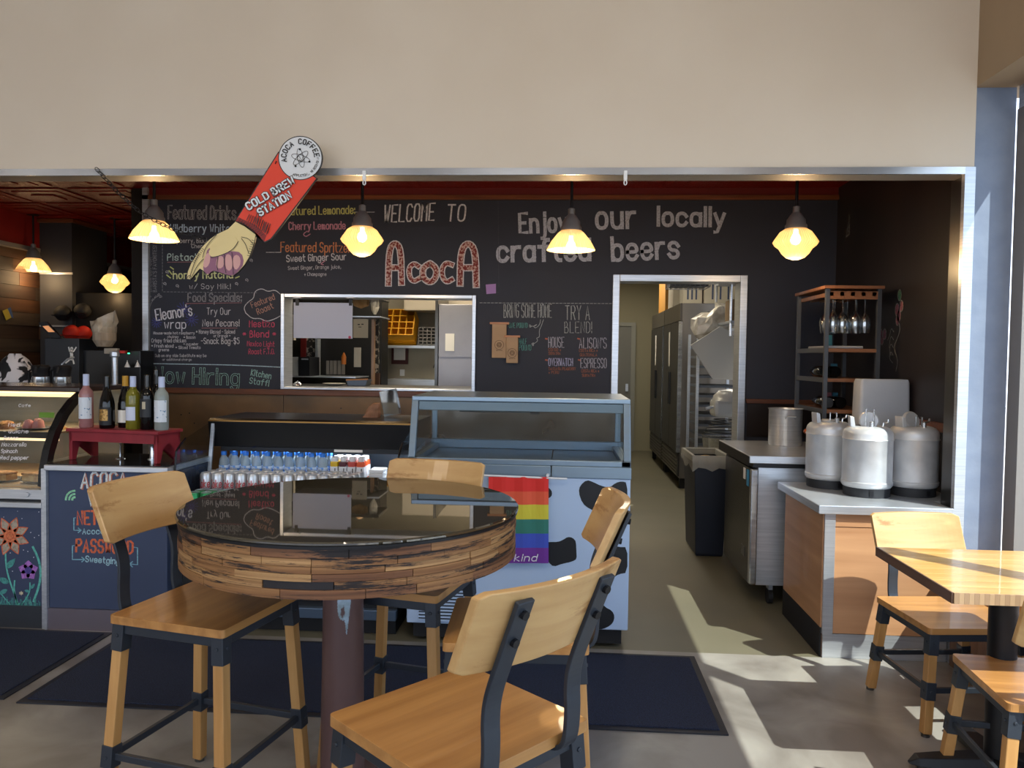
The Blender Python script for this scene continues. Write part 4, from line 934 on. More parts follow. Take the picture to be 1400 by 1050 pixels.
# red bench with bottles
RB = mat('worn_red_paint', '#8c2430', .5, col2='#79202b', scale=7, bump=.1)
bz = 1.075
t = thing('red_riser', 'small worn red wooden bench on the service counter holding wine bottles', 'riser', (-2.735, 4.085, .897), local=True)
t.rotation_euler.z = math.radians(-9)
MB().box(-.012, .572, -.01, .205, .16, .178).build('top', RB, t, bevel=.003)
MB().box(0, .56, 0, .014, .108, .16).build('apron', RB, t); MB().box(0, .56, .182, .196, .108, .16).build('apron', RB, t)
for x in (0, .54):
    q = [(x, 0, .001), (x, .03, .001), (x, .055, .08), (x, .098, .11), (x, .14, .08), (x, .165, .001), (x, .196, .001), (x, .196, .16), (x, 0, .16)]
    MB().prism(q, (.02, 0, 0)).build('end_board', RB, t, bevel=.002)
def wine(name, label, X, Y, Z, prof, glass_, cap, capc, lab=None, cap_z=(.24, .30), art=None, h=1., group='wine bottles on the red riser'):
    t = thing(name, label, 'bottle', (X, Y, Z), group, local=True)
    MB().lathe((0, 0, 0), [(r, z*h) for r, z in prof], 20).build('bottle_body', glass_, t, smooth=True)
    MB().lathe((0, 0, 0), [(.0165, cap_z[0]*h), (.0165, cap_z[1]*h), (.014, cap_z[1]*h+.002)], 16).build('capsule', cap, t, smooth=True)
    if lab:
        lm, z0, z1, w_ = lab; R2 = max(r for r, z in prof)+.0006; n = 8
        vs = [(R2*math.sin(a), -R2*math.cos(a), z) for a in [(-w_+2*w_*k/n) for k in range(n+1)] for z in (z0, z1)]
        MB().add(vs, [(2*k, 2*k+2, 2*k+3, 2*k+1) for k in range(n)]).build('label_patch', lm, t)
    if art:
        am, z0, z1, w_ = art; R2 = max(r for r, z in prof)+.0014; n = 8
        vs = [(R2*math.sin(a), -R2*math.cos(a), z) for a in [(-w_+2*w_*k/n) for k in range(n+1)] for z in (z0, z1)]
        MB().add(vs, [(2*k, 2*k+2, 2*k+3, 2*k+1) for k in range(n)]).build('label_art', am, t)
    return t
BX = [(.034, 0), (.0375, .005), (.0375, .185), (.033, .205), (.018, .225), (.0145, .24), (.0145, .29)]
BG = [(.036, 0), (.0395, .005), (.0395, .135), (.034, .165), (.022, .205), (.0145, .24), (.0145, .285)]
PINKG = mat('rose_wine', '#a8797a', .15, trans=.2); DARKG = mat('dark_bottle', '#07080a', .08); GOLDW = mat('pale_wine', '#8f8a2e', .08, trans=.45); FROST = mat('frosted_bottle', '#98a29f', .25, trans=.25)
STAMP = mat('stamp_label', '#cfd8e2', .6, col2='#5d84a8', scale=60, lo=.62, hi=.68, detail=1); LILW = mat('lilac_white', '#b9c6e6', .5)
def px(x, Y): return at(x, 580, Y).x
wine('wine_bottle', 'pink wine bottle, stamp edged label and white cap, far left on riser', px(118, 4.15), 4.15, bz, BX, PINKG, LILW, None, (STAMP, .05, .17, 1.35), (.235, .298))
wine('wine_bottle', 'dark wine bottle with a gold skull shaped label on the riser', px(146.5, 4.12), 4.12, bz, BG, DARKG, DARKG, None, (mat('black_label', '#15181c', .5), .02, .12, 1.1), (.235, .29), (mat('gold_art', '#b08a4e', .35, .5, col2='#6e5328', scale=90, lo=.5, hi=.6), .045, .108, .62))
wine('wine_bottle', 'dark wine bottle with a mustard yellow capsule', px(171.5, 4.185), 4.185, bz, BG, DARKG, mat('mustard', '#b58a2a', .5), None, (PAPER, .03, .10, .8), (.235, .29))
wine('wine_bottle', 'pale yellow white wine bottle with white label', px(182, 4.105), 4.105, bz, BX, GOLDW, LILW, None, (mat('white_label', '#c3cbe0', .5), .05, .125, .8), (.235, .292))
wine('wine_bottle', 'black wine bottle with a small framed picture label', px(201.5, 4.10), 4.10, bz, BX, DARKG, DARKG, None, (mat('grey_label', '#23262b', .5), .07, .17, 1.0), (.235, .30), (mat('cream_art', '#b3aa92', .5), .115, .155, .25))
wine('wine_bottle', 'frosted pale wine bottle, blue stamp label, right end of riser', px(221, 4.09), 4.09, bz, BX, FROST, LILW, None, (STAMP, .045, .165, 1.2), (.235, .292))
MB_ = px(214, 4.17)
wine('wine_bottle', 'dark slim bottle standing behind the frosted bottle', MB_, 4.17, bz, BX, DARKG, DARKG, None, None, (.235, .31), h=1.06)
t = thing('goblet', 'chrome footed stand under the red riser', 'stand', (-2.49, 4.17, .897)); MB().lathe((-2.49, 4.17, .897), [(.028, 0), (.026, .004), (.005, .012), (.004, .08), (.012, .1)], 16).build('stand', STEELH, t, smooth=True)
t = thing('steel_shaker', 'small chrome cylinder under the red riser', 'shaker', (-2.31, 4.19, .897)); MB().lathe((-2.31, 4.19, .897), [(.018, 0), (.018, .09), (.012, .10)], 16).lathe((-2.31, 4.19, .897), [(.03, 0), (.03, .004)], 16).build('shaker', STEELH, t, smooth=True)

# ================================================================== PASTRY CASE
cx0, cx1 = -3.75, -2.782
t = thing('pastry_case', 'curved glass pastry display case with lit shelves and chalked flower base', 'display case', (-3.2, 4.3, 0))
pb = MB().box(cx0, cx1, 3.94, 4.8, .12, .655).build('base', NAVY, t)
MB().box(cx0, cx1+.012, 3.93, 4.78, 0, .12).build('kick_plate', mat('case_kick', '#5d6168', .3, .8), t)
MB().box(cx1-.004, cx1+.014, 3.925, 3.95, .0, .87).build('corner_strip', STEEL, t)
MB().box(cx0, cx1, 3.92, 4.8, .655, .685).build('lower_ledge', STEEL, t, bevel=.004)
MB().box(cx0, cx1, 3.95, 4.8, .685, .70).build('slot', BLACK, t)
MB().box(cx0, cx1, 3.93, 4.8, .70, .755).build('front_rail', STEEL, t, bevel=.004)
MB().box(cx0, cx1-.02, 3.98, 4.75, .755, .772).build('deck', mat('warm_deck', '#a98c66', .5), t)
MB().lathe((0, 0, 0), [(.011, 0), (.013, .004), (.011, .008)], 12, T=Matrix.Translation((-2.865, 3.929, .728)) @ Matrix.Rotation(PI/2, 4, 'X')).build('knob', STEEL, t)
arc = [(3.955, .77), (3.965, .86), (3.995, .96), (4.045, 1.06), (4.12, 1.155), (4.21, 1.225), (4.30, 1.27)]
n = len(arc)
MB().add([(x, y, z) for x in (cx0, cx1-.03) for y, z in arc], [(i, i+1, n+i+1, n+i) for i in range(n-1)]).build('curved_glass', CASEG, t, smooth=True)
m = MB(); inn = [(y+.045, z-.02) for y, z in arc]
for a, b, c_, d_ in zip(arc, arc[1:], inn, inn[1:]):
    vs = [(x, *p) for x in (cx1-.045, cx1-.005) for p in (a, b, d_, c_)]
    m.add(vs, [(0, 1, 2, 3), (7, 6, 5, 4), (0, 4, 5, 1), (1, 5, 6, 2), (2, 6, 7, 3), (3, 7, 4, 0)])
m.build('curved_frame', KB, t)
MB().box(cx0, cx1-.005, 4.26, 4.78, 1.265, 1.295).build('top', mat('case_top', '#231414', .2), t, bevel=.005)
MB().box(cx0, cx1-.05, 4.27, 4.31, 1.235, 1.262).build('light_strip', mat('case_light', '#ffd79a', .5, emit=1.6), t)
MB().box(cx0, cx1-.05, 4.75, 4.78, .77, 1.265).build('rear_door', mat('case_rear', '#6f6a60', .2, .4, col2='#8a857a', scale=2), t)
MB().box(cx0, cx1-.05, 4.14, 4.74, 1.035, 1.045).build('shelf', mat('case_shelf', '#9c8a70', .35), t)
MB().box(cx0, cx1-.05, 4.12, 4.14, 1.01, 1.045).build('shelf_edge', KB, t)
MB().box(cx0, cx1-.05, 4.125, 4.145, .995, 1.01).build('light_strip', mat('case_light2', '#ffdca8', .5, emit=1.3), t)
MB().add([(cx1-.02, 4.02, .78), (cx1-.02, 4.75, .78), (cx1-.02, 4.75, 1.26), (cx1-.02, 4.28, 1.25), (cx1-.02, 4.1, 1.10)], [(0, 1, 2, 3, 4)]).build('side_glass', CASEG, t)
l = bpy.data.lights.new('case_glow', 'AREA'); l.shape = 'RECTANGLE'; l.size = .9; l.size_y = .05; l.energy = 3; l.color = (1, .78, .5)
lo = bpy.data.objects.new('case_glow', l); COL.objects.link(lo); lo.location = (-3.25, 4.34, 1.23)
l2 = bpy.data.objects.new('case_glow', l); COL.objects.link(l2); l2.location = (-3.25, 4.2, .99)
# text on the glass
def onglass(x, y):
    d = ray(x, y); best = None
    for a, b in zip(arc, arc[1:]):
        for k in range(9):
            yy = a[0]+(b[0]-a[0])*k/8; zz = a[1]+(b[1]-a[1])*k/8; p = Vector((d.x*yy/d.y, yy-.004, EYE+d.z*yy/d.y)); e = abs(p.z-zz)
            if best is None or e < best[0]: best = (e, p)
    return best[1]
m = MB()
for s_, x0, y0, x1, h in (('Med', 12, 583, 27, 5), ('- Quiche', 5, 592, 39, 5), ('Bacon', 6, 601, 25, 5), ('Mozzarella', 3, 610, 36, 5), ('Spinach', 2, 619, 24, 5), ('Red pepper', 1, 628, 39, 5), ('Cafe', 26, 556, 42, 3.5)):
    for q in strokes(s_, x0, y0, x1, h, slant=.2): ribbon(m, q, .8, onglass, chalkm('#d8d8e0'))
m.build('glass_writing', None, t, label='white handwritten menu on the curved glass')
MB().box(-2.99, -2.90, 4.2, 4.203, 1.12, 1.15).build('green_tag', mat('lime_tag', '#7fae3a', .6), t)
# chalk flowers on the base
Y3 = 3.9385
def petal(cx, cy, a, l, wd, n=9):
    out = []
    for k in range(n+1):
        s_ = k/n; out.append((s_*l, wd*math.sin(PI*s_**.8)))
    out += [(s_*l, -wd*math.sin(PI*s_**.8)) for s_ in [(n-k)/n for k in range(1, n)]]
    return [(cx+u*math.cos(a)-v*math.sin(a), cy+u*math.sin(a)+v*math.cos(a)) for u, v in out]
m = MB(); Q = onplane(Y3); Q2 = onplane(Y3-.001); Q5 = onplane(Y3-.002)
for k in range(8):
    pt = petal(13.5, 733, k*PI/4+.35, 27, 6.5); ribbon(m, pt+[pt[0]], 1.4, Q2, chalkm('#cf6a48')); m.prism([Q(*p) for p in pt], (0, .0004, 0), chalkm('#a59a8a'))
m.prism([Q5(*p) for p in ellipse(13.5, 733, 8.5, n=18)], (0, .0004, 0), chalkm('#d0764f')); e = ellipse(13.5, 733, 5, n=14); ribbon(m, e+[e[0]], 1, onplane(Y3-.003), chalkm('#b5533a'))
for k in range(5):
    pt = petal(38.5, 780, k*2*PI/5-.3, 14, 6.5); m.prism([Q(*p) for p in pt], (0, .0004, 0), chalkm('#a06ab8'))
m.prism([Q5(*p) for p in ellipse(38.5, 780, 5, n=14)], (0, .0004, 0), chalkm('#4a3f86'))
TEAL = chalkm('#5fb3a8'); TEAL2 = chalkm('#4b938f')
for q, w_ in (([(7.5, 757), (8, 770), (10, 783), (15, 800), (26, 829)], 2.2), ([(41, 797), (41, 808), (36, 818), (28, 829)], 1.6), ([(45, 748), (52, 762), (56, 780), (54, 800), (46, 822)], 3), ([(0, 810), (8, 820), (16, 829)], 1.4), ([(20, 794), (19, 808), (24, 829)], 2)): ribbon(m, chaikin(q), w_, Q, TEAL)
for x, y, a, l_, wd in ((9, 777, -.85, 18, 4), (12, 797, PI+.45, 16, 4), (10, 806, PI-.5, 14, 3), (42, 805, -.9, 9, 2.2), (40, 809, PI+.3, 7, 2)): m.prism([Q2(*p) for p in petal(x, y, a, l_, wd)], (0, .0004, 0), TEAL2)
for k in range(46):
    x = k*1.22+random.uniform(-.5, .5); ribbon(m, [(x, 829), (x+random.uniform(-2, 2), 829-random.uniform(4, 14))], .7, Q, random.choice((TEAL, TEAL2)))
m.prism([Q5(*p) for p in [(29+r_*math.cos(k*PI/6), 811+r_*math.sin(k*PI/6)) for k in range(12) for r_ in ((3.4,) if k % 2 else (1.8,))]], (0, .0004, 0), chalkm('#c9c2a8'))
for x, y in ((5, 707), (30, 709), (53, 700), (47, 735), (53, 732), (42, 728), (32, 752), (38, 754), (17, 781), (14, 756), (46, 762), (24, 699)): m.prism([Q(*p) for p in ellipse(x, y, .7, n=6)], (0, .0004, 0), chalkm('#c5cbd6'))
m.build('chalk_drawing', None, pb, label='chalked orange and purple flowers with teal grass')
# plates and pastries
PL = mat('dark_plate', '#3d4148', .3); BAKE = mat('crumble', '#8a5a34', .8, col2='#b98a55', scale=40, bump=.5); CUST = mat('quiche_filling', '#c7a46a', .6, col2='#9d6e3c', scale=25); PINKP = mat('pink_glaze', '#c98a88', .35, col2='#b06a66', scale=12); DRK = mat('dark_pastry', '#4f2f1c', .7, col2='#7c5232', scale=30, bump=.5)
def plate(X, Y, Z, lab):
    t = thing('plate', lab, 'plate', (X, Y, Z), local=True)
    MB().lathe((0, 0, 0), [(.05, 0), (.075, .006), (.095, .014), (.092, .016), (.06, .008), (0, .008)], 24).build('dish', PL, t, smooth=True)
plate(-2.89, 4.06, .772, 'dark plate with a quiche slice at the bottom front of the pastry case')
plate(-3.10, 4.07, .772, 'dark plate under the left quiche slice in the pastry case')
plate(-3.05, 4.24, 1.045, 'dark plate under the pink glazed buns on the upper shelf')
def lump(name, lab, cat, X, Y, Z, rx, ry, h, m_, m2=None, sd=0, group=None):
    random.seed(sd); t = thing(name, lab, cat, (X, Y, Z), group, local=True); vs = []; R = 4; Sg = 12
    for k in range(R+1):
        ph = PI/2*k/R
        for a in range(Sg): th = 2*PI*a/Sg; q = random.uniform(.9, 1.08); vs.append((rx*math.cos(ph)**.7*math.cos(th)*q, ry*math.cos(ph)**.7*math.sin(th)*q, h*math.sin(ph)*(q if k else 1)))
    fs = [(k*Sg+a, k*Sg+(a+1) % Sg, (k+1)*Sg+(a+1) % Sg, (k+1)*Sg+a) for k in range(R) for a in range(Sg)]+[tuple(range(Sg))[::-1]]
    MB().add(vs, fs).build('dough', m_, t, smooth=True)
    if m2: MB().add([(v[0]*.8, v[1]*.8, v[2]*.5+h*.55) for v in vs], fs).build('topping', m2, t)
for i, (X, lab) in enumerate(((-3.09, 'crumb topped quiche slice on the left lower plate'), (-2.89, 'crumb topped quiche slice on the right lower plate'))):
    t = thing('quiche_slice', lab, 'quiche', (X, 4.06, .782), 'quiche slices on the lower deck')
    MB().prism([(X-.075, 4.02, .782), (X+.05, 4.0, .782), (X+.065, 4.07, .782), (X-.02, 4.10, .782)], (0, 0, .035)).build('filling', CUST, t, bevel=.004)
    MB().prism([(X-.078, 4.018, .817), (X+.052, 3.997, .817), (X+.068, 4.072, .817), (X-.02, 4.104, .817)], (0, 0, .012)).build('crumb_topping', BAKE, t, bevel=.004)
lump('glazed_bun', 'pink glazed bun on the upper shelf, left of the pair', 'bun', -3.075, 4.23, 1.055, .034, .034, .05, PINKP, None, 1)
lump('glazed_bun', 'pink glazed bun on the upper shelf, right of the pair', 'bun', -3.02, 4.235, 1.055, .034, .034, .055, PINKP, None, 2)
for i in range(3): lump('crumble_bar', 'dark crumbly bar on the upper shelf, %s' % ('closest to the frame edge of the photo', 'in the middle of its row', 'beside the pink buns')[i], 'pastry', -3.42+i*.095, 4.26, 1.045, .045, .06, .045, DRK, BAKE, 5+i, 'crumbly bars on the upper shelf')
lump('scone', 'flat golden scone by the upper shelf edge near the frame', 'pastry', -2.93, 4.3, 1.045, .04, .035, .018, BAKE, None, 11)

# ================================================================== COFFEE BAR
t = thing('back_counter', 'dark counter behind the pastry case carrying the coffee gear', 'counter', (-4, 5.4, 0))
MB().box(-5.2, -3.55, 5.05, 5.7, 0, 1.18).build('body', mat('dark_cabinet', '#16181c', .5), t)
MB().box(-5.25, -3.53, 5.02, 5.72, 1.18, 1.22).build('worktop', mat('brown_top', '#2c1a14', .25), t)
def airpot(X, Y, lab):
    t = thing('airpot', lab, 'airpot', (X, Y, 1.22), 'steel airpots on the back counter', local=True)
    MB().lathe((0, 0, 0), [(.055, 0), (.057, .01), (.057, .10), (.052, .105)], 20).build('flask', STEELH, t, smooth=True)
    MB().lathe((0, 0, .10), [(.052, 0), (.054, .045), (.058, .05), (.06, .07), (.05, .082), (.0, .086)], 20).build('lid', RUBBER, t, smooth=True)
    MB().tube([(.02, -.03, .175), (.03, -.09, .165), (.03, -.10, .13)], .009, 8).build('spout', RUBBER, t)
    MB().tube([(-.05, 0, .16), (-.085, 0, .14), (-.085, 0, .06), (-.055, 0, .04)], .008, 8).build('handle', RUBBER, t)
airpot(-3.63, 5.12, 'steel airpot with black lid, left one of the two')
airpot(-3.50, 5.16, 'steel airpot with black lid and bent straw spout, right one')
t = thing('metal_spout', 'bent steel siphon pipe above the right airpot', 'pipe', (-3.49, 5.2, 1.4)); MB().tube([(-3.53, 5.2, 1.30), (-3.53, 5.2, 1.41), (-3.49, 5.2, 1.445), (-3.44, 5.2, 1.46)], .006, 8).build('pipe', STEEL, t)
t = thing('patterned_bag', 'white fabric bag with black swirls on the counter at the left edge', 'bag', (-3.9, 5.2, 1.22))
random.seed(5); vs = []; Sg = 14
for k in range(7):
    z = 1.22+.26*k/6; r_ = (.15, .155, .15, .138, .12, .09, .04)[k]
    for a in range(Sg): th = 2*PI*a/Sg; vs.append((-3.875+r_*math.cos(th)*random.uniform(.95, 1.05), 5.2+r_*.7*math.sin(th), z))
MB().add(vs, [(k*Sg+a, k*Sg+(a+1) % Sg, (k+1)*Sg+(a+1) % Sg, (k+1)*Sg+a) for k in range(6) for a in range(Sg)]+[tuple(range(Sg))[::-1], tuple(range(6*Sg, 7*Sg))]).build('cloth', mat('swirl_cloth', '#c3c0c4', .8, col2='#141418', scale=7, detail=1.5, dist=2.2, lo=.5, hi=.54), t, smooth=True)
# espresso / till block with tablet
DK = mat('charcoal_panel', '#26292e', .45); 
t = thing('till_stand', 'charcoal box stand with a white waving figure sticker and tilted tablet', 'stand', (-3.6, 5.9, 1.22))
a = at(61, 462, 5.9); b = at(108, 462, 5.9)
MB().box(a.x, b.x, 5.9, 6.15, 1.0, a.z).build('cabinet', DK, t, bevel=.005)
m = MB(); P_ = onplane(5.898)
for q, w_ in (([(97, 478), (98, 485), (97.5, 491)], 4.2), ([(94, 475), (95, 480), (97, 482)], 1.8), ([(104, 475), (101, 480), (98, 482)], 1.8), ([(97, 488), (94, 493), (90, 496)], 2), ([(98, 488), (100, 493), (101, 497)], 2)): ribbon(m, q, w_, P_)
m.prism([P_(*p) for p in ellipse(98, 476.5, 2.1, 2.3, 10)], (0, .0006, 0)); m.build('figure_sticker', PAPER, t)
m = MB(); q = [at(52, 441, 5.85), at(64, 440, 5.85), at(84, 462, 5.85), at(70, 463, 5.85)]; m.prism(q, (0, .02, 0)); m.build('tablet', BLACK, t, bevel=.003)
m = MB(); q = [at(58, 446, 5.848), at(66, 445, 5.848), at(75, 454, 5.848), at(66, 454, 5.848)]; m.prism(q, (0, .001, 0)); m.build('screen', mat('lit_screen', '#c98a5a', .5, emit=.6), t)
# hats / kettles hung on the column
def hat(px_, py, Y, m_, lab):
    p = at(px_, py, Y); t = thing('felt_hat', lab, 'hat', tuple(p), 'hats hung beside the column', local=True)
    MB().lathe((0, 0, 0), [(.075, -.045), (.08, 0), (.07, .03), (.045, .052), (.0, .06)], 16, T=Matrix.Rotation(.9, 4, 'X')).build('crown', m_, t, smooth=True)
    MB().lathe((0, -.05, -.04), [(.0, 0), (.06, .002), (.07, .008), (.0, .012)], 14).build('brim', m_, t)
pk = thing('peg_rail', 'dark peg rail standing between column and coffee machines', 'rail', (-4.6, 7.6, 0)); MB().box(-5.0, -4.3, 7.56, 7.62, 0, 2.1).build('backboard', mat('peg_board', '#0e0b0a', .9), pk)
REDF = mat('red_felt', '#b3200f', .7); BLF = mat('black_felt', '#0e0e10', .7)
hat(85, 427, 7.42, BLF, 'black hat on the upper peg beside the column, left'); hat(112, 424, 7.5, BLF, 'black hat on the upper peg, right'); hat(97, 454, 7.42, REDF, 'bright red hat beneath the black hats, left'); hat(113, 455, 7.5, REDF, 'darker red hat beneath the black hats, right')
t = thing('filter_basket', 'stack of paper coffee filters in an open clear bag', 'coffee filters', tuple(at(144, 474, 5.9)))
p = at(143, 474, 5.9)
MB().lathe(tuple(p), [(.055, 0), (.085, .05), (.085, .12)], 24).build('filter_stack', mat('filter_paper', '#a89a88', .8, col2='#8a7a68', scale=30, stretch=(1, 1, .1)), t)
random.seed(9); vs = []; Sg = 16
for k in range(4):
    for a in range(Sg): th = 2*PI*a/Sg; r_ = .088+random.uniform(-.012, .02)*(k > 0); vs.append((p.x+r_*math.cos(th), p.y+r_*math.sin(th), p.z+.11+k*.045+(.05*math.cos(th*1.0-.5) if k == 3 else 0)))
MB().add(vs, [(k*Sg+a, k*Sg+(a+1) % Sg, (k+1)*Sg+(a+1) % Sg, (k+1)*Sg+a) for k in range(3) for a in range(Sg)]).build('plastic_bag', mat('bag_film', '#b8a890', .3, alpha=.55, col2='#d8ccb8', scale=14), t)
# shelf with machine, tamper tower, cups
t = thing('espresso_machine', 'black espresso machine with steel tower in the dark behind the bottles', 'espresso machine', (-3.4, 5.9, 1.2))
a = at(110, 478, 5.95); b = at(192, 478, 5.95)
MB().box(a.x, b.x, 5.95, 6.15, 1.05, a.z).build('body', mat('machine_black', '#0f1013', .3), t, bevel=.006)
a = at(142, 476, 5.9); b = at(160, 484, 5.9); MB().box(a.x, b.x, 5.9, 5.94, b.z, a.z).build('name_plate', mat('cream_plate', '#a39a8c', .5), t, bevel=.004)
p = at(157, 530, 5.6); MB().lathe((p.x, 5.6, 1.1), [(.022, 0), (.022, .36), (.034, .37), (.034, .40), (.02, .41)], 16).build('steel_tower', STEEL, t, smooth=True)
p = at(176, 484, 5.9); MB().lathe(tuple(p), [(.008, 0), (.008, .01)], 8).build('green_light', mat('green_led', '#35d08a', .5, emit=3), t)
p = at(168, 481, 5.9); MB().box(p.x-.03, p.x+.02, 5.9, 5.93, p.z-.012, p.z+.01).build('red_switch', mat('red_switch', '#b3241c', .5), t)
for x, lab in ((174, 'white paper cone on the dark machine, left'), (188, 'white paper cone on the dark machine, right')):
    p = at(x, 502, 5.9); t = thing('paper_cone', lab, 'cone', tuple(p), local=True); MB().lathe((0, 0, 0), [(.022, 0), (.003, .045), (.002, .055)], 14).build('cone', WHITE, t)
t = thing('wall_shelf', 'brown shelf behind the coffee machine', 'shelf', tuple(at(155, 460, 9.5)))
a = at(120, 458, 9.8); b = at(196, 464, 9.8); MB().box(a.x, b.x, 9.4, 10.0, b.z, a.z).build('board', wood('shelf_dark', '#3f2a1c', '#5d412b', 0), t)
t = thing('hanging_shirt', 'dark t shirt hung on the far wall', 'shirt', tuple(at(172, 440, 10.97)))
q = [(163, 420), (168, 416), (172, 418), (177, 416), (183, 422), (187, 436), (183, 438), (180, 430), (181, 458), (164, 458), (165, 432), (160, 438), (157, 432)]
MB().prism([at(x, y, 10.96) for x, y in q], (0, .05, 0)).build('fabric', mat('navy_shirt', '#1a2230', .9), t, bevel=.004)
t = thing('wall_banner', 'small dark red banner with a round grey badge on the far wall', 'banner', tuple(at(185, 386, 10.985)))
MB().prism([at(x, y, 10.985) for x, y in ((163, 378), (195, 373), (197, 392), (170, 398), (158, 392))], (0, .01, 0)).build('cloth', mat('dull_red', '#5d1512', .8), t)
MB().prism([at(x, y, 10.975) for x, y in ellipse(183, 383, 8)], (0, .01, 0)).build('badge', mat('dull_grey', '#5c5855', .8), t)
def atx(px, py, X): d = ray(px, py); k = X/d.x; return Vector((X, d.y*k, EYE+d.z*k))
t = thing('small_flag', 'little yellow and blue flag pinned to the plank wall', 'flag', tuple(atx(12, 430, XL+.035)))
MB().prism([atx(x, y, XL+.035) for x, y in ((3, 425), (10, 422), (15, 434), (8, 438))], (.004, 0, 0)).build('yellow_half', mat('flag_yellow', '#9a8a2a', .8), t)
MB().prism([atx(x, y, XL+.035) for x, y in ((10, 422), (14, 420), (18, 435), (15, 434))], (.004, 0, 0)).build('blue_half', mat('flag_blue', '#2f4a7a', .8), t)

# ================================================================== BEER COUNTER AND KEGS
MAP = wood('maple_laminate', '#a87a56', '#c2946c', 0, 1.4, .5, coat=.1)
t = thing('keg_counter', 'wood fronted counter with steel top holding three kegs', 'counter', (1.65, 4.2, 0))
MB().box(1.335, 1.945, 3.965, 4.62, .0, .735).build('carcass', mat('carcass_brown', '#70503a', .6), t)
MB().box(1.385, 1.94, 3.955, 3.965, .125, .665).build('front_panel', MAP, t)
MB().box(1.385, 1.94, 3.957, 3.965, .67, .735).build('front_panel', MAP, t)
MB().box(1.337, 1.945, 3.952, 3.964, .0, .122).build('kick_plate', STEEL, t)
MB().box(1.333, 1.385, 3.950, 3.963, .122, .735).build('corner_strip', STEEL, t)
MB().box(1.327, 1.334, 3.965, 4.62, .15, .735).build('side_panel', wood('maple_side', '#a07350', '#b98c66', 1, 1.4, .5), t)
MB().box(1.325, 1.334, 3.965, 4.62, 0, .15).build('base_strip', RUBBER, t)
MB().prism([(1.295, 3.93, .737), (1.95, 3.93, .737), (1.95, 4.14, .737), (2.115, 4.14, .737), (2.115, 4.68, .737), (1.295, 4.68, .737)], (0, 0, .043)).build('steel_top', STEEL, t, bevel=.004)
KEGM = mat('dull_keg_steel', '#d0d3d7', .40, .42, col2='#bcc0c5', scale=9, bump=.12)
def keg(X, Y, lab, rot, lid_open):
    t = thing('keg', lab, 'keg', (X, Y, .78), 'steel kegs on the counter', local=True); t.rotation_euler.z = rot
    MB().lathe((0, 0, 0), [(.118, 0), (.120, .06), (.126, .062)], 36).build('rubber_foot', mat('keg_rubber', '#23262b', .6), t, smooth=True)
    MB().lathe((0, 0, 0), [(.112, .045), (.122, .05), (.130, .062), (.131, .078), (.127, .082), (.127, .30), (.131, .308), (.127, .316), (.1275, .335), (.122, .352), (.108, .368), (.088, .376), (.075, .378), (.072, .372), (0, .372)], 44).build('shell', KEGM, t, smooth=True)
    MB().box(-.01, .01, -.122, -.116, .012, .04).build('foot_slot', BLACK, t)
    a = [(.062, .376)]; 
    lid = MB()
    if lid_open:
        T_ = Matrix.Translation((.01, .03, .405)) @ Matrix.Rotation(1.25, 4, 'X')
        lid.lathe((0, 0, 0), [(.0, .008), (.045, .008), (.052, 0), (.052, -.006), (.044, -.002), (0, -.004)], 28, T=T_)
    else: lid.lathe((0, 0, .372), [(.05, 0), (.052, .012), (.04, .018), (0, .02)], 28)
    lid.build('lid', KEGM, t, smooth=True)
    MB().tube([(-.02, -.035, .38), (-.02, -.035, .43 if lid_open != 2 else .47), (.02, -.035, .43 if lid_open != 2 else .47), (.02, -.035, .38)], .0045, 8).build('bail_handle', STEELH, t)
    for s_ in (-1,):
        MB().prism([(s_*.095, -.03, .372), (s_*.07, -.03, .372), (s_*.078, -.03, .425), (s_*.10, -.03, .432)], (0, .06, 0)).build('side_grip', KEGM, t, bevel=.004)
    MB().tube([(.075, 0, .372), (.078, 0, .395), (.098, 0, .40), (.102, 0, .415)], .006, 8).build('valve', STEELH, t)
    MB().lathe((.0, -.075, .366), [(.012, 0), (.012, .035), (.008, .04)], 12).build('post', STEELH, t)
    return t
keg(1.545, 4.545, 'keg at the back left of the three, lid closed', .2, 0)
keg(1.66, 4.285, 'keg at the front middle with tall wire handle raised', -.15, 2)
keg(1.925, 4.34, 'keg at the right by the steel jamb with open round lid', .3, 1)
t = thing('storage_tub', 'upended translucent plastic tub behind the kegs', 'tub', (1.93, 4.86, .93))
m = MB(); vs = []
for z, e in ((.93, 0), (1.38, -.012), (1.40, -.02)):
    for cx_, cy_, a0 in ((2.085, 4.92, 0), (1.83, 4.92, 90), (1.83, 4.82, 180), (2.085, 4.82, 270)):
        for k in range(4): a = math.radians(a0+k*30); vs.append((cx_+(.03+e)*math.cos(a), cy_+(.03+e)*math.sin(a), z))
m.add(vs, [(k*16+a, k*16+(a+1) % 16, (k+1)*16+(a+1) % 16, (k+1)*16+a) for k in range(2) for a in range(16)]+[tuple(range(32, 48))])
m.build('shell', mat('milky_plastic', '#c3c9d2', .3, trans=.1, col2='#b3bac6', scale=3), t, smooth=True)
t = thing('undercounter_cooler', 'black and steel undercounter cooler on castors behind the keg counter', 'cooler', (1.7, 5.35, 0))
MB().box(1.195, 2.05, 4.745, 5.50, .13, .855).build('body', STEEL, t, bevel=.004)
MB().box(1.15, 1.192, 4.765, 5.46, .14, .845).build('door', mat('door_black', '#17181b', .25, .2), t, bevel=.003)
MB().box(1.148, 1.192, 4.715, 4.762, .14, .845).build('handle_strip', STEELH, t, bevel=.008)
MB().box(1.13, 2.09, 4.69, 5.60, .885, .93).build('worktop', STEEL, t, bevel=.003)
MB().box(1.16, 2.05, 4.73, 5.50, .855, .885).build('neck', BLACK, t)
MB().box(1.127, 1.13, 4.70, 5.59, .865, .925).build('front_fascia', BLACK, t)
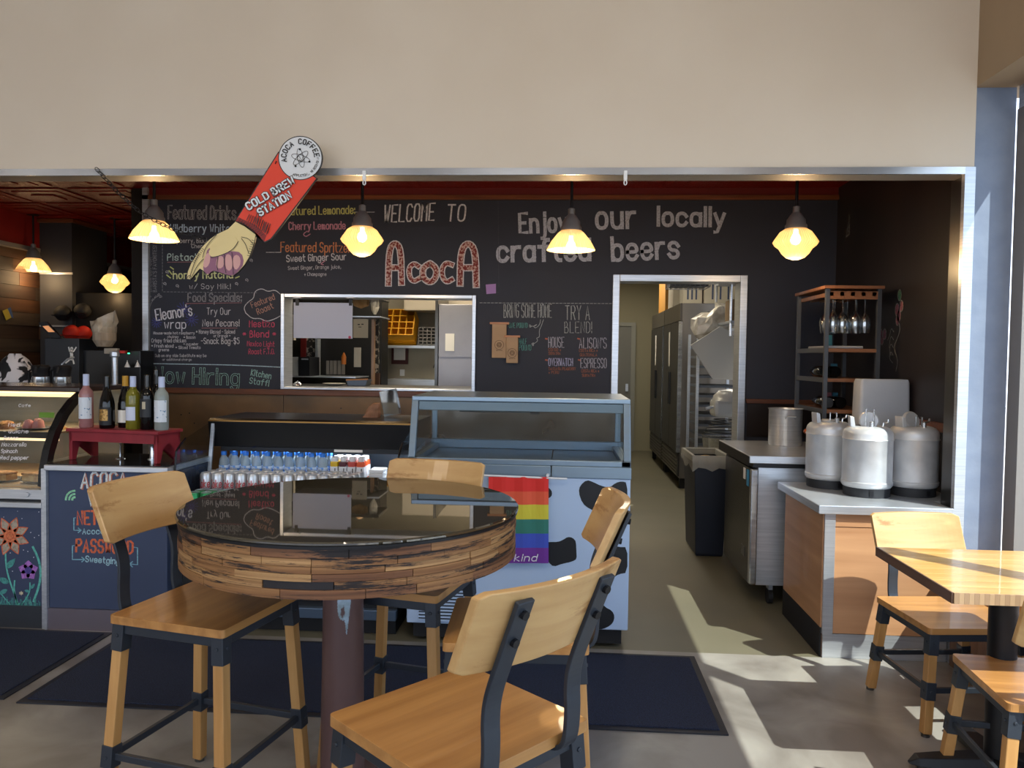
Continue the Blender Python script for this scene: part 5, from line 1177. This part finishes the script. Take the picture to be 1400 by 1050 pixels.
MB().box(1.147, 1.15, 4.785, 4.83, .73, .83).build('paper_tag', mat('blue_tag', '#3f8fb5', .6), t); MB().box(1.147, 1.15, 4.87, 4.92, .76, .83).build('paper_tag', PAPER, t)
MB().box(1.1475, 1.15, 4.85, 4.93, .28, .34).build('badge_rim', DSTEEL, t)
for x in (1.30, 1.98):
    for y in (4.82, 5.42):
        MB().box(x-.012, x+.012, y-.03, y+.03, .09, .13).build('castor_fork', STEEL, t); MB().lathe((0, 0, 0), [(.045, -.014), (.045, .014)], 18, T=Matrix.Translation((x, y, .046)) @ Matrix.Rotation(PI/2, 4, 'Y')).build('castor_wheel', RUBBER, t)
# etagere with hanging stemware
RW = wood('rack_wood', '#744a2e', '#946240', 0, 3); RM = mat('rack_metal', '#55575b', .4, .6)
t = thing('glass_rack', 'metal and wood shelf tower with wine glasses hung from its top', 'shelf', (1.83, 5.3, .93))
for x in (1.665, 1.985):
    for y in (5.01, 5.59): MB().box(x-.012, x+.012, y-.012, y+.012, .932, 1.965).build('post', RM, t)
MB().box(1.64, 2.01, 4.985, 5.615, 1.965, 1.985).build('top_board', RW, t, bevel=.002)
for k in range(5): MB().box(1.675+k*.066, 1.70+k*.066, 5.0, 5.6, 1.92, 1.945).build('hanger_rail', RW, t)
MB().box(1.665, 1.985, 5.0, 5.02, 1.90, 1.95).build('front_rail', RW, t)
for z in (1.565, 1.375, 1.175):
    MB().box(1.66, 1.99, 5.0, 5.6, z, z+.022).build('shelf', RW, t); MB().box(1.655, 1.665, 5.0, 5.6, z-.004, z+.026).build('shelf_side', RM, t)
GLS = glass('stemware', '#d8e0e6', 1.0, .08)
g0 = None
for r_ in range(2):
    for c_ in range(4):
        X = 1.72+c_*.07; Y = 5.06+r_*.14+(c_ % 2)*.03; lab = 'wine glass hung upside down, %s from the left, %s row' % (NTH[c_], ('front', 'back')[r_]); g = 'wine glasses in the %s row of the rack' % ('front', 'back')[r_]
        if not g0:
            g0 = thing('wine_glass', lab, 'glass', (X, Y, 1.915), g, local=True)
            MB().lathe((0, 0, 0), [(.0, .005), (.032, .003), (.004, -.006), (.0035, -.085), (.01, -.095), (.032, -.125), (.038, -.155), (.034, -.20), (.030, -.225)], 18).build('glass', GLS, g0, smooth=True)
        else: dup(g0, (X, Y, 1.915), 0, lab, g)
t = thing('serving_tray', 'flat pale tray on the upper shelf of the rack', 'tray', (1.78, 5.15, 1.587)); MB().box(1.675, 1.90, 5.02, 5.4, 1.589, 1.605).build('tray', mat('pale_tray', '#8f9094', .4), t, bevel=.004)
for i, (X, z) in enumerate(((1.70, 1.399), (1.76, 1.399), (1.72, 1.199), (1.80, 1.199))):
    t = thing('lying_bottle', 'dark bottle lying on the %s shelf of the rack, %s one' % ('middle' if z > 1.3 else 'lower', ('left', 'right')[i % 2]), 'bottle', (X, 5.1, z+.038), 'dark bottles lying on the %s shelf of the rack' % ('middle' if z > 1.3 else 'lower'), local=True)
    MB().lathe((0, 0, 0), BX, 14, T=Matrix.Rotation(-PI/2, 4, 'X') @ Matrix.Translation((0, 0, 0))).build('glass_body', DARKG, t, smooth=True)
for i, (X, Z, c, cn) in enumerate(((1.83, 1.597, '#2f6b80', 'blue'), (1.87, 1.40, '#2f6b80', 'blue'), (1.845, 1.20, '#7d4a55', 'pink'), (1.88, 1.20, '#3a7d92', 'blue'))):
    t = thing('note_card', '%s paper card standing on the %s shelf of the rack' % (cn, ('upper', 'middle', 'lower', 'lower')[i]), 'card', (X, 5.3, Z)); MB().box(X-.022, X+.022, 5.45, 5.453, Z, Z+.09).build('card', mat('card_'+cn, c, .7), t)
for i in range(3):
    t = thing('copper_knob', 'copper coloured stopper beside the rack, %s of three' % ('front', 'middle', 'rear')[i], 'stopper', (1.60, 5.0+i*.05, 1.0+.0), 'copper stoppers beside the rack', local=True)
    MB().lathe((0, 0, 0), [(.008, -.06), (.008, -.02), (.018, -.015), (.018, .02), (.01, .03)], 12, T=Matrix.Translation((0, 0, .045)) @ Matrix.Rotation(-1.3, 4, 'Y')).build('stopper', mat('copper', '#b5603a', .3, .8), t, smooth=True)
t = thing('stock_pot', 'tall steel stock pot on the cooler top in the dark corner', 'pot', (1.525, 5.36, .93), local=True)
MB().lathe((0, 0, 0), [(.105, 0), (.11, .008), (.11, .24), (.116, .25), (.112, .25), (.105, .235), (.105, .02), (0, .02)], 28).build('body', STEEL, t, smooth=True)
MB().tube([(.03, -.105, .19), (.03, -.135, .2), (-.03, -.135, .2), (-.03, -.105, .19)], .006, 8).build('handle', STEEL, t)

# ================================================================== CORRIDOR
t = thing('trash_bin', 'tall slim navy trash bin with clear liner in the doorway', 'trash bin', (1.14, 6.1, 0))
m = MB(); vs = []
for z, e in ((0, .03), (.02, .025), (.74, 0)): vs += [(1.01+e, 5.90+e, z), (1.27-e, 5.90+e, z), (1.27-e, 6.42-e, z), (1.01+e, 6.42-e, z)]
m.add(vs, [(k*4+a, k*4+(a+1) % 4, (k+1)*4+(a+1) % 4, (k+1)*4+a) for k in range(2) for a in range(4)]+[(0, 3, 2, 1)]); m.build('body', mat('navy_bin', '#151c2b', .45), t, bevel=.006)
m = MB()
for a in ((.995, 1.285, 5.885, 5.91), (.995, 1.285, 6.41, 6.435), (.995, 1.02, 5.91, 6.41), (1.26, 1.285, 5.91, 6.41)): m.box(a[0], a[1], a[2], a[3], .725, .775)
m.build('rim', mat('bin_rim', '#8d8f8a', .5), t, bevel=.005)
m = MB(); random.seed(2); pts = []
for k in range(24): 
    u = k/24*4; s_ = int(u); f_ = u-s_; c4 = [(.99, 5.88), (1.29, 5.88), (1.29, 6.44), (.99, 6.44)]; a = c4[s_]; b = c4[(s_+1) % 4]; pts.append((a[0]+(b[0]-a[0])*f_, a[1]+(b[1]-a[1])*f_))
vs = [(x, y, .78) for x, y in pts]+[(x+random.uniform(-.004, .004), y+random.uniform(-.008, .004), .68+random.uniform(-.03, .02)) for x, y in pts]
m.add(vs, [(k, (k+1) % 24, 24+(k+1) % 24, 24+k) for k in range(24)]); m.build('liner', mat('liner_film', '#b9b9b4', .25, alpha=.45), t)
MB().lathe((1.13, 6.1, .70), [(.09, 0), (.07, .045), (.0, .06)], 10).build('crumpled_waste', mat('tan_paper', '#a98a5a', .8, col2='#7c6440', scale=20), t)
FB = mat('fridge_front', '#2b2a2a', .3, .4, col2='#252424', scale=2); FSD = mat('fridge_side', '#8d867e', .3, .8, col2='#7c766e', scale=1.5)
for i, (y0, y1, lab) in enumerate(((9.03, 10.42, 'two door steel fridge nearer the doorway'), (10.46, 11.85, 'two door steel fridge farther down the corridor'))):
    t = thing('steel_fridge', lab, 'fridge', (1.7, (y0+y1)/2, 0), 'tall steel fridges along the corridor')
    MB().box(1.37, 2.10, y0, y1, .12, 2.16).build('body', FSD, t, bevel=.004)
    [MB().box(x_, x_+.06, y_, y_+.06, 0, .12).build('foot', RUBBER, t) for x_ in (1.38, 2.02) for y_ in (y0+.02, y1-.08)]
    MB().box(1.345, 1.37, y0, y1, 1.96, 2.16).build('head_panel', mat('fridge_head', '#5d5853', .3, .7), t)
    ym = (y0+y1)/2
    for a, b in ((y0+.01, ym-.005), (ym+.005, y1-.01)):
        d = MB().box(1.335, 1.37, a, b, .42, 1.95).build('door', FB, t, bevel=.003)
        hy = ym-.05 if a < ym-.1 and b < ym+.01 else ym+.05
        MB().box(1.322, 1.336, hy-.02, hy+.02, .95, 1.35).build('handle', BLACK, d)
    MB().box(1.33, 1.375, y0, y0+.012, .42, 1.95).build('door_edge', STEELH, t)
    MB().box(1.35, 1.37, y0, y1, .14, .40).build('grille_panel', mat('grille_back', '#3a3837', .4, .5), t)
    for k in range(6): MB().bar((1.345, y0+.03, .165+k*.04), (1.345, y1-.03, .165+k*.04), .012, .016).build('slat', mat('slat_grey', '#6d6862', .35, .7), t)
    MB().box(1.3345, 1.336, ym+.04, ym+.16, 1.42, 1.85).build('notice', PAPER, t)
# goods on top of the fridges
BOXW = mat('white_carton', '#b7b0a0', .8, col2='#aaa392', scale=3)
def carton(x0, x1, y0, y1, z0, z1, m_, lab, ink=True, group='cartons on the corridor fridges'):
    t = thing('carton', lab, 'box', ((x0+x1)/2, (y0+y1)/2, z0), group)
    MB().box(x0, x1, y0, y1, z0, z1).build('box', m_, t, bevel=.003)
    if ink:
        m = MB()
        for k in range(3): m.box(x0+(x1-x0)*(.2+.22*k), x0+(x1-x0)*(.2+.22*k)+.02, y0-.002, y0, z0+.05, z1-.06)
        m.build('printed_bar', mat('carton_ink', '#3f4a63', .8), t)
carton(1.40, 1.62, 9.2, 9.5, 2.165, 2.62, BOXW, 'white carton on the near fridge, left of two'); carton(1.64, 2.05, 9.15, 9.5, 2.165, 2.70, BOXW, 'wide white carton with dark print on the near fridge')
carton(1.36, 1.50, 9.75, 10.2, 2.165, 2.5, BOXW, 'low white carton between the wooden crate and tall cartons', False)
carton(1.36, 1.62, 10.5, 11.2, 2.165, 2.75, mat('ochre_board', '#a8792f', .7), 'upright ochre wooden crate on the far fridge', False)
def basket(x0, x1, y0, y1, z0, z1, lab):
    t = thing('wire_basket', lab, 'basket', ((x0+x1)/2, (y0+y1)/2, z0)); m = MB()
    for k in range(9):
        x = x0+(x1-x0)*k/8; m.tube([(x, y0, z1), (x, y0, z0), (x, y1, z0), (x, y1, z1)], .004, 4)
    for k in range(6):
        z = z0+(z1-z0)*k/5; m.tube([(x0, y0, z), (x1, y0, z), (x1, y1, z), (x0, y1, z)], .004, 4, closed=True)
    m.build('wire_mesh', mat('basket_wire', '#8f9199', .4, .5), t, kind='stuff')
    MB().box(x0+.01, x1-.01, y0+.02, y1-.01, z0+.01, z1-.04).build('folded_cloth', mat('grey_cloth', '#7e8088', .9, col2='#6c6e78', scale=18), t)
t = thing('overhead_shelf', 'wire shelf hung inside the doorway head carrying baskets', 'shelf', (1.0, 7.3, 2.3))
a = at(846, 396, 7.2); 
m = MB()
for k in range(14): m.tube([(.45+k*.035, 7.0, 2.29), (.45+k*.035, 7.5, 2.29)], .004, 4)
m.tube([(.45, 7.0, 2.29), (.92, 7.0, 2.29)], .006, 6); m.tube([(.45, 7.5, 2.29), (.92, 7.5, 2.29)], .006, 6); m.tube([(.88, 7.0, 2.29), (.93, 7.0, 2.45)], .006, 6)
m.build('wire_deck', STEEL, t, kind='stuff')
for x in (.47, .9): MB().tube([(x, 7.25, 2.29), (x, 7.25, 2.81)], .006, 6).build('hanger_rod', STEEL, t)
basket(.96, 1.32, 7.1, 7.4, 2.17, 2.5, 'grey wire basket with folded cloth hung in the doorway top')
for s_ in (1.0, 1.28):
    MB().tube([(s_, 7.25, 2.5), (s_, 7.25, 2.81)], .005, 6).build('hanger', STEEL, [o for o in bpy.data.objects if o.name.startswith('wire_basket')][0])
# tray rack, cutting board, mixer, table
t = thing('tray_rack', 'tall aluminium rack filled with sheet pans', 'rack', (1.6, 8.3, 0))
for x in (1.38, 1.80):
    for y in (8.0, 8.55): MB().box(x-.014, x+.014, y-.014, y+.014, 0, 1.78).build('post', STEEL, t)
for k in range(15): MB().box(1.395, 1.785, 8.0, 8.55, .22+k*.10, .245+k*.10).build('sheet_pan', mat('pan_alu', '#5a5e63', .4, .6), t)
MB().tube([(1.38, 8.0, 1.77), (1.42, 8.0, 1.82), (1.76, 8.0, 1.82), (1.80, 8.0, 1.77)], .014, 8).build('top_rail', STEEL, t)
t = thing('cutting_board', 'big pale board propped on its corner over the mixer', 'board', tuple(at(980, 520, 7.3)))
MB().prism([at(x, y, 7.3) for x, y in ((944, 472), (985, 446), (996, 452), (1012, 472), (1012, 520), (974, 518))], (0, .02, 0)).build('board', mat('board_plastic', '#aaa79f', .5), t, bevel=.003)
# filled plastic bag above it
t = thing('plastic_bag', 'crinkled clear bag of cloths above the pale board', 'bag', tuple(at(975, 440, 7.5)))
random.seed(12); vs = []; Sg = 18
c_ = at(977, 441, 7.5); 
for k in range(7):
    ph = -PI/2+PI*k/6
    for a in range(Sg): th = 2*PI*a/Sg; q = random.uniform(.82, 1.12); vs.append((c_.x+.235*math.cos(ph)*math.cos(th)*q, c_.y+.1*math.cos(ph)*math.sin(th)*q, c_.z+.15*math.sin(ph)*q+.05*math.cos(th)))
MB().add(vs, [(k*Sg+a, k*Sg+(a+1) % Sg, (k+1)*Sg+(a+1) % Sg, (k+1)*Sg+a) for k in range(6) for a in range(Sg)]).build('film', mat('crinkled_film', '#d0cabd', .18, col2='#a39c8e', scale=10, bump=.8), t)
t = thing('mixer_shelf', 'steel shelf inside the doorway right side with packed bread bag', 'shelf', (1.7, 7.3, 1.8))
for z in (1.83, 2.22): 
    MB().box(1.46, 1.95, 6.9, 7.6, z, z+.025).build('shelf_board', STEEL, t, bevel=.003)
for x in (1.47, 1.94):
    for y in (6.92, 7.58): MB().tube([(x, y, 1.72), (x, y, 2.81)], .012, 8).build('post', STEEL, t)
MB().box(1.50, 1.62, 7.0, 7.3, 1.86, 2.05).build('brown_box', mat('dull_box', '#7a6242', .8), t)
MB().lathe((0, 0, 0), [(.0, -.18), (.07, -.14), (.085, 0), (.07, .14), (0, .18)], 14, T=Matrix.Translation((1.42, 7.2, 2.34)) @ Matrix.Rotation(PI/2, 4, 'Y')).build('bread_bag', mat('bread_brown', '#6e4a2c', .5, col2='#8f6a45', scale=15), t, smooth=True)
t = thing('steel_table', 'stainless prep table beyond the doorway', 'table', (1.7, 7.0, 0))
MB().box(1.42, 2.3, 6.45, 6.80, .68, .72).build('table_top', STEEL, t, bevel=.004)
for x in (1.46, 2.26):
    for y in (6.49, 6.76): MB().tube([(x, y, 0), (x, y, .68)], .02, 10).build('leg', STEEL, t)
MIX = mat('mixer_grey', '#b3b2ae', .35, .2)
t = thing('stand_mixer', 'large grey planetary mixer with steel bowl and wire guard', 'mixer', (1.475, 7.15, .50), local=True); t.scale = (1.15, 1.15, 1.15)
MB().box(-.12, .26, -.05, .25, -.43, 0).build('stand', mat('mixer_grey', '#8e8d8a', .35, .3), t, bevel=.02)
MB().lathe((0, 0, .0), [(.10, 0), (.145, .06), (.16, .25), (.165, .26)], 26).build('bowl', STEELH, t, smooth=True)
m = MB()
for k in range(6): m.tube([((.165-.018*k)*math.cos(a*PI/10), (.165-.018*k)*math.sin(a*PI/10), .275+k*.025) for a in range(20)], .004, 4, closed=True)
m.build('wire_guard', BLACK, t)
MB().box(-.09, .22, -.10, .12, .42, .56).build('head', MIX, t, bevel=.03)
MB().lathe((.05, 0, .55), [(.14, 0), (.13, .04), (.09, .08), (0, .095)], 20).build('motor_dome', MIX, t, smooth=True)
MB().box(.16, .24, .10, .22, 0, .56).build('column', MIX, t)
MB().box(.06, .20, -.107, -.10, .46, .53).build('control_panel', PAPER, t)
for x, c in ((.10, '#1f8f4a'), (.15, '#c9302a')): MB().lathe((0, 0, 0), [(.014, 0), (.012, .008)], 10, T=Matrix.Translation((x, -.107, .49)) @ Matrix.Rotation(PI/2, 4, 'X')).build('button', mat('btn'+c[1:], c, .5), t)
MB().tube([(-.09, -.05, .50), (-.15, -.06, .49)], .012, 8).build('lever', STEEL, t)
# ================================================================== KITCHEN
t = thing('kitchen_fridge', 'stainless upright fridge at the right of the pass-through', 'fridge', (-1.1, 8.2, 0))
KFS = mat('fridge_satin', '#9c9ba0', .4, .5, col2='#8e8d92', scale=2)
MB().box(-1.31, -.55, 8.0, 8.7, 0, 2.05).build('body', KFS, t, bevel=.005)
MB().box(-1.30, -.56, 7.97, 8.0, 1.50, 2.03).build('upper_door', KFS, t); MB().box(-1.30, -.56, 7.97, 8.0, .1, 1.48).build('lower_door', KFS, t)
MB().box(-1.34, -1.31, 7.96, 8.7, 0, 2.2).build('edge_post', DSTEEL, t)
a = at(609, 456, 7.965); b = at(621, 480, 7.965); MB().box(a.x, b.x, 7.962, 7.968, b.z, a.z).build('notice', PAPER, t)
t = thing('extractor', 'pale wall mounted air unit above the dish shelf', 'air unit', tuple(at(600, 410, 8.6)))
MB().box(-1.85, -.6, 8.8, 9.29, 2.03, 2.35).build('housing', mat('unit_cream', '#b5ab98', .6), t, bevel=.01)
m = MB()
a = at(524, 472, 8.95); b = at(598, 472, 8.95)
t = thing('dish_shelf', 'steel wall shelf carrying the dish racks', 'shelf', (-1.7, 9.1, a.z)); MB().box(a.x-.05, b.x+.1, 8.85, 9.3, a.z-.03, a.z).build('shelf_board', STEEL, t); 
sz_ = a.z
YR = mat('yellow_rack', '#d99a12', .5)
t = thing('glass_crate', 'yellow plastic glass washing crate tilted on the kitchen shelf', 'crate', (a.x+.25, 9.0, sz_))
x0, x1 = at(525, 460, 8.9).x, at(565, 460, 8.9).x; y0, y1 = 8.88, 9.24; m = MB()
T_ = Matrix.Translation((x0, y0, sz_+.004)) @ Matrix.Rotation(.0, 4, 'X')
w_, d_, h_ = x1-x0, .34, .26
T_ = Matrix.Translation((x0, y0+.2, sz_+.004)) @ Matrix.Rotation(R_(62), 4, 'X')
for k in range(5): m.box(w_*k/4-.006, w_*k/4+.006, 0, d_, .02, h_, None, T_)
for k in range(5): m.box(0, w_, d_*k/4-.006, d_*k/4+.006, .02, h_, None, T_)
for k in range(4): m.box(-.006, w_+.006, -.012, 0, .02+k*.03, .035+k*.03, None, T_)
m.box(-.008, w_+.008, -.015, d_+.01, h_-.03, h_, None, T_) if False else None
m.build('grid', YR, t); MB().box(0, w_, 0, d_, 0, .02, None, T_).build('bottom', mat('crate_grey', '#4d565a', .5), t)
t = thing('mesh_tray', 'grey perforated tray beside the yellow crate', 'tray', (x1+.2, 9.0, sz_)); m = MB()
for k in range(7): m.box(x1+.05+k*.05, x1+.06+k*.05, 8.95, 9.2, sz_+.004, sz_+.22)
for k in range(6): m.box(x1+.05, x1+.36, 8.95, 8.96, sz_+.01+k*.04, sz_+.02+k*.04)
m.build('grid', mat('tray_grey', '#6e6c69', .5), t)
t = thing('hand_sink', 'steel sink ledge below the kitchen dish shelf', 'sink', (-1.7, 9.0, 1.0)); 
a = at(530, 518, 8.9); MB().box(a.x, -1.35, 8.8, 9.3, .9, a.z).build('splash', STEEL, t); MB().tube([(-1.45, 9.1, a.z), (-1.45, 9.1, a.z+.16), (-1.5, 9.0, a.z+.2), (-1.52, 8.95, a.z+.14)], .01, 8).build('tap', DSTEEL, t)
t = thing('soap_dispenser', 'maroon framed notice below the dish shelf', 'notice', tuple(at(546, 485, 9.28))); a = at(536, 474, 9.28); b = at(558, 498, 9.28)
MB().box(a.x, b.x, 9.25, 9.29, b.z, a.z).build('frame', mat('maroon_frame', '#4a1f1c', .6), t); MB().box(a.x+.03, b.x-.03, 9.245, 9.25, b.z+.05, a.z-.02).build('sheet', PAPER, t)
t = thing('wall_socket', 'white wall socket in the kitchen', 'socket', tuple(at(550, 510, 9.29))); a = at(547, 505, 9.29); b = at(553, 514, 9.29); MB().box(a.x, b.x, 9.28, 9.3, b.z, a.z).build('plate', WHITE, t)
# left half of the kitchen: shelving wall
DKK = mat('kitchen_black', '#14120f', .5); 
t = thing('tall_cabinet', 'black framed kitchen cabinet wall behind the hanging board', 'cabinet', (-2.9, 7.9, 0))
a = at(397, 535, 7.9); b = at(518, 535, 7.9)
MB().box(a.x-.5, b.x, 8.0, 8.3, 0, 2.2).build('back_panel', DKK, t)
def kb(x0, y0, x1, y1, Y, d, m_, name='panel', par=None): a = at(x0, y0, Y); b = at(x1, y1, Y); return MB().box(a.x, b.x, Y, Y+d, b.z, a.z).build(name, m_, par or t)
kb(411, 460, 418, 516, 7.9, .1, mat('red_door', '#6b120d', .5), 'red_post'); kb(419, 460, 430, 512, 7.92, .08, mat('speckle_panel', '#2b2926', .6, col2='#a39a8c', scale=24, lo=.55, hi=.6, detail=2), 'speckled_panel')
kb(431, 463, 434, 516, 7.88, .1, STEEL, 'steel_post'); kb(508, 436, 511, 530, 7.5, .05, wood('warm_edge', '#8a6a50', '#b08a68', 2), 'door_edge'); kb(511, 436, 517, 510, 7.6, .05, mat('speckle_panel', '#2b2926'), 'speckled_panel'); kb(511, 510, 518, 533, 7.6, .05, mat('brown_panel', '#4a2f20', .6), 'lower_panel')
kb(395, 430, 402, 465, 7.0, .05, mat('cream_panel', '#a39a88', .7), 'cream_panel')
t = thing('microwave', 'white and black microwave on the kitchen shelf', 'microwave', tuple(at(410, 513, 7.2))); kb(395, 488, 408, 514, 7.2, .3, mat('mw_white', '#9c9c98', .5), 'housing', t); kb(408, 488, 423, 515, 7.19, .3, BLACK, 'door', t); kb(412, 490, 421, 492, 7.18, .01, STEEL, 'handle', t)
t = thing('prep_shelf', 'steel prep shelf low in the pass-through', 'shelf', tuple(at(450, 516, 7.2))); kb(396, 514, 486, 517, 7.15, .5, STEEL, 'shelf_board', t)
t = thing('pass_shelf', 'steel overshelf with paper bags high in the pass-through', 'shelf', tuple(at(490, 432, 7.4))); kb(396, 431, 520, 434, 7.3, .4, STEEL, 'shelf_board', t); kb(396, 404, 520, 409, 7.3, .4, DSTEEL, 'rail', t)
t = thing('paper_roll', 'brown paper bundle on the overshelf', 'bundle', tuple(at(492, 412, 7.3)))
p = at(492, 411, 7.35); MB().lathe((0, 0, 0), [(0, -.07), (.05, -.06), (.075, 0), (.05, .06), (0, .07)], 12, T=Matrix.Translation((p.x, p.y+.05, p.z-.0)) @ Matrix.Rotation(PI/2, 4, 'Y') @ Matrix.Scale(1.15, 4, (0, 0, 1))).build('bundle', mat('bundle_brown', '#8f6a40', .7, col2='#a8855a', scale=16), t, smooth=True)
random.seed(4); t = thing('clear_bag', 'knotted clear plastic bag beside the brown bundle', 'bag', tuple(at(514, 415, 7.3))); p = at(513, 417, 7.35); vs = []
for k in range(6):
    for a in range(10): th = a*PI/5; q = random.uniform(.6, 1.1); vs.append((p.x+.05*math.sin(PI*(k+.5)/6)*math.cos(th)*q, p.y+.04*math.sin(th)*q, p.z-.09+k*.036))
MB().add(vs, [(k*10+a, k*10+(a+1) % 10, (k+1)*10+(a+1) % 10, (k+1)*10+a) for k in range(5) for a in range(10)]).build('film', mat('crinkled_film', '#b9b3a6'), t)
t = thing('recipe_sheet', 'pale printed sheet hung right of the hanging board', 'sheet', tuple(at(493, 450, 7.0))); kb(483, 436, 503, 462, 7.0, .004, mat('dim_paper', '#a59d8c', .8), 'sheet', t); kb(489, 443, 492, 444.4, 6.995, .002, BLACK, 'print', t); kb(494, 442.6, 497, 444, 6.995, .002, BLACK, 'print', t); kb(490, 446.6, 494, 447.6, 6.995, .002, BLACK, 'print', t)
t = thing('ticket_rail', 'narrow pale card under the recipe sheet', 'card', tuple(at(488, 488, 7.0))); kb(484, 475, 493, 502, 7.0, .01, mat('dim_paper', '#a59d8c'), 'card', t)
for i in range(5):
    t = thing('hanging_cloth', 'greyish cloth strip in the kitchen, %s from the left' % NTH[i], 'cloth', tuple(at(448+i*5, 494, 7.5)), 'cloth strips hung in the kitchen'); kb(446+i*5.2, 493, 450+i*5.2, 512, 7.5, .02, mat('dim_cloth', '#7d766c', .9), 'strip', t)
t = thing('sauce_bottle', 'orange squeeze bottle in the kitchen', 'bottle', tuple(at(470, 498, 7.4)), local=True); MB().lathe((0, 0, 0), [(.022, 0), (.024, .07), (.016, .09), (.004, .115)], 14).build('bottle', mat('orange_sauce', '#b0621a', .4), t, smooth=True)
t = thing('pass_counter', 'steel counter inside the kitchen under the pass-through', 'counter', (-1.6, 6.6, 0)); MB().box(-2.6, -.5, 6.36, 6.95, 1.205, 1.235).build('steel_top', DSTEEL, t, bevel=.003); MB().box(-2.6, -.5, 6.45, 6.9, 0, 1.205).build('cabinet', DKK, t)
t = thing('hotel_pan', 'white round plate stack on the pass-through sill', 'plates', tuple(at(457, 529, 6.6))); p = at(457, 530, 6.6); p.z = 1.236; MB().lathe(tuple(p), [(.06, 0), (.10, .015), (.10, .02), (0, .02)], 24).build('plates', mat('sill_plate', '#a9a59a', .4), t, smooth=True)
t = thing('steel_pan', 'grey steel pan at the right of the plates', 'pan', tuple(at(488, 528, 6.6))); q = [at(473, 520, 6.6), at(503, 519, 6.6), at(500, 532, 6.6), at(475, 532, 6.6)]; q[2].z = q[3].z = 1.236; MB().prism(q, (0, .15, 0)).build('pan', mat('pan_blue', '#4a525c', .35, .4), t, bevel=.004)
MB().bar(at(473, 519.5, 6.6), at(503, 518.5, 6.6), .012, .012).build('rim', mat('rim_orange', '#a8703a', .5), t)
t = thing('service_bell', 'small chrome service bell at the left of the pass-through sill', 'bell', (0, 0, 0)); p = at(407, 528.5, 6.3); p.z = 1.243; t.location = p; OFF[t.name] = Vector(p)
MB().lathe(tuple(p), [(.034, 0), (.03, .018), (.015, .03), (.004, .034), (.004, .04)], 20).build('dome', STEELH, t, smooth=True); MB().lathe(tuple(p-Vector((0, 0, .006))), [(.038, 0), (.038, .006)], 20).build('base', BLACK, t)
# kitchen ceiling panel lamps that light the rooms
for (x, y) in ((-1.6, 7.4), (.9, 8.0), (.9, 11)):
    t = thing('ceiling_panel', 'flat rectangular ceiling lamp in the %s' % ('kitchen' if x < 0 else 'corridor near the door' if y < 9 else 'far corridor'), 'lamp', (x, y, CZ-.05))
    MB().box(x-.3, x+.3, y-.6, y+.6, CZ-.05, CZ-.041).build('diffuser', mat('panel_light', '#fff2d8', .5, emit=3), t)
    MB().box(x-.32, x+.32, y-.62, y+.62, CZ-.0495, CZ-.0405).build('frame', WHITE, t)
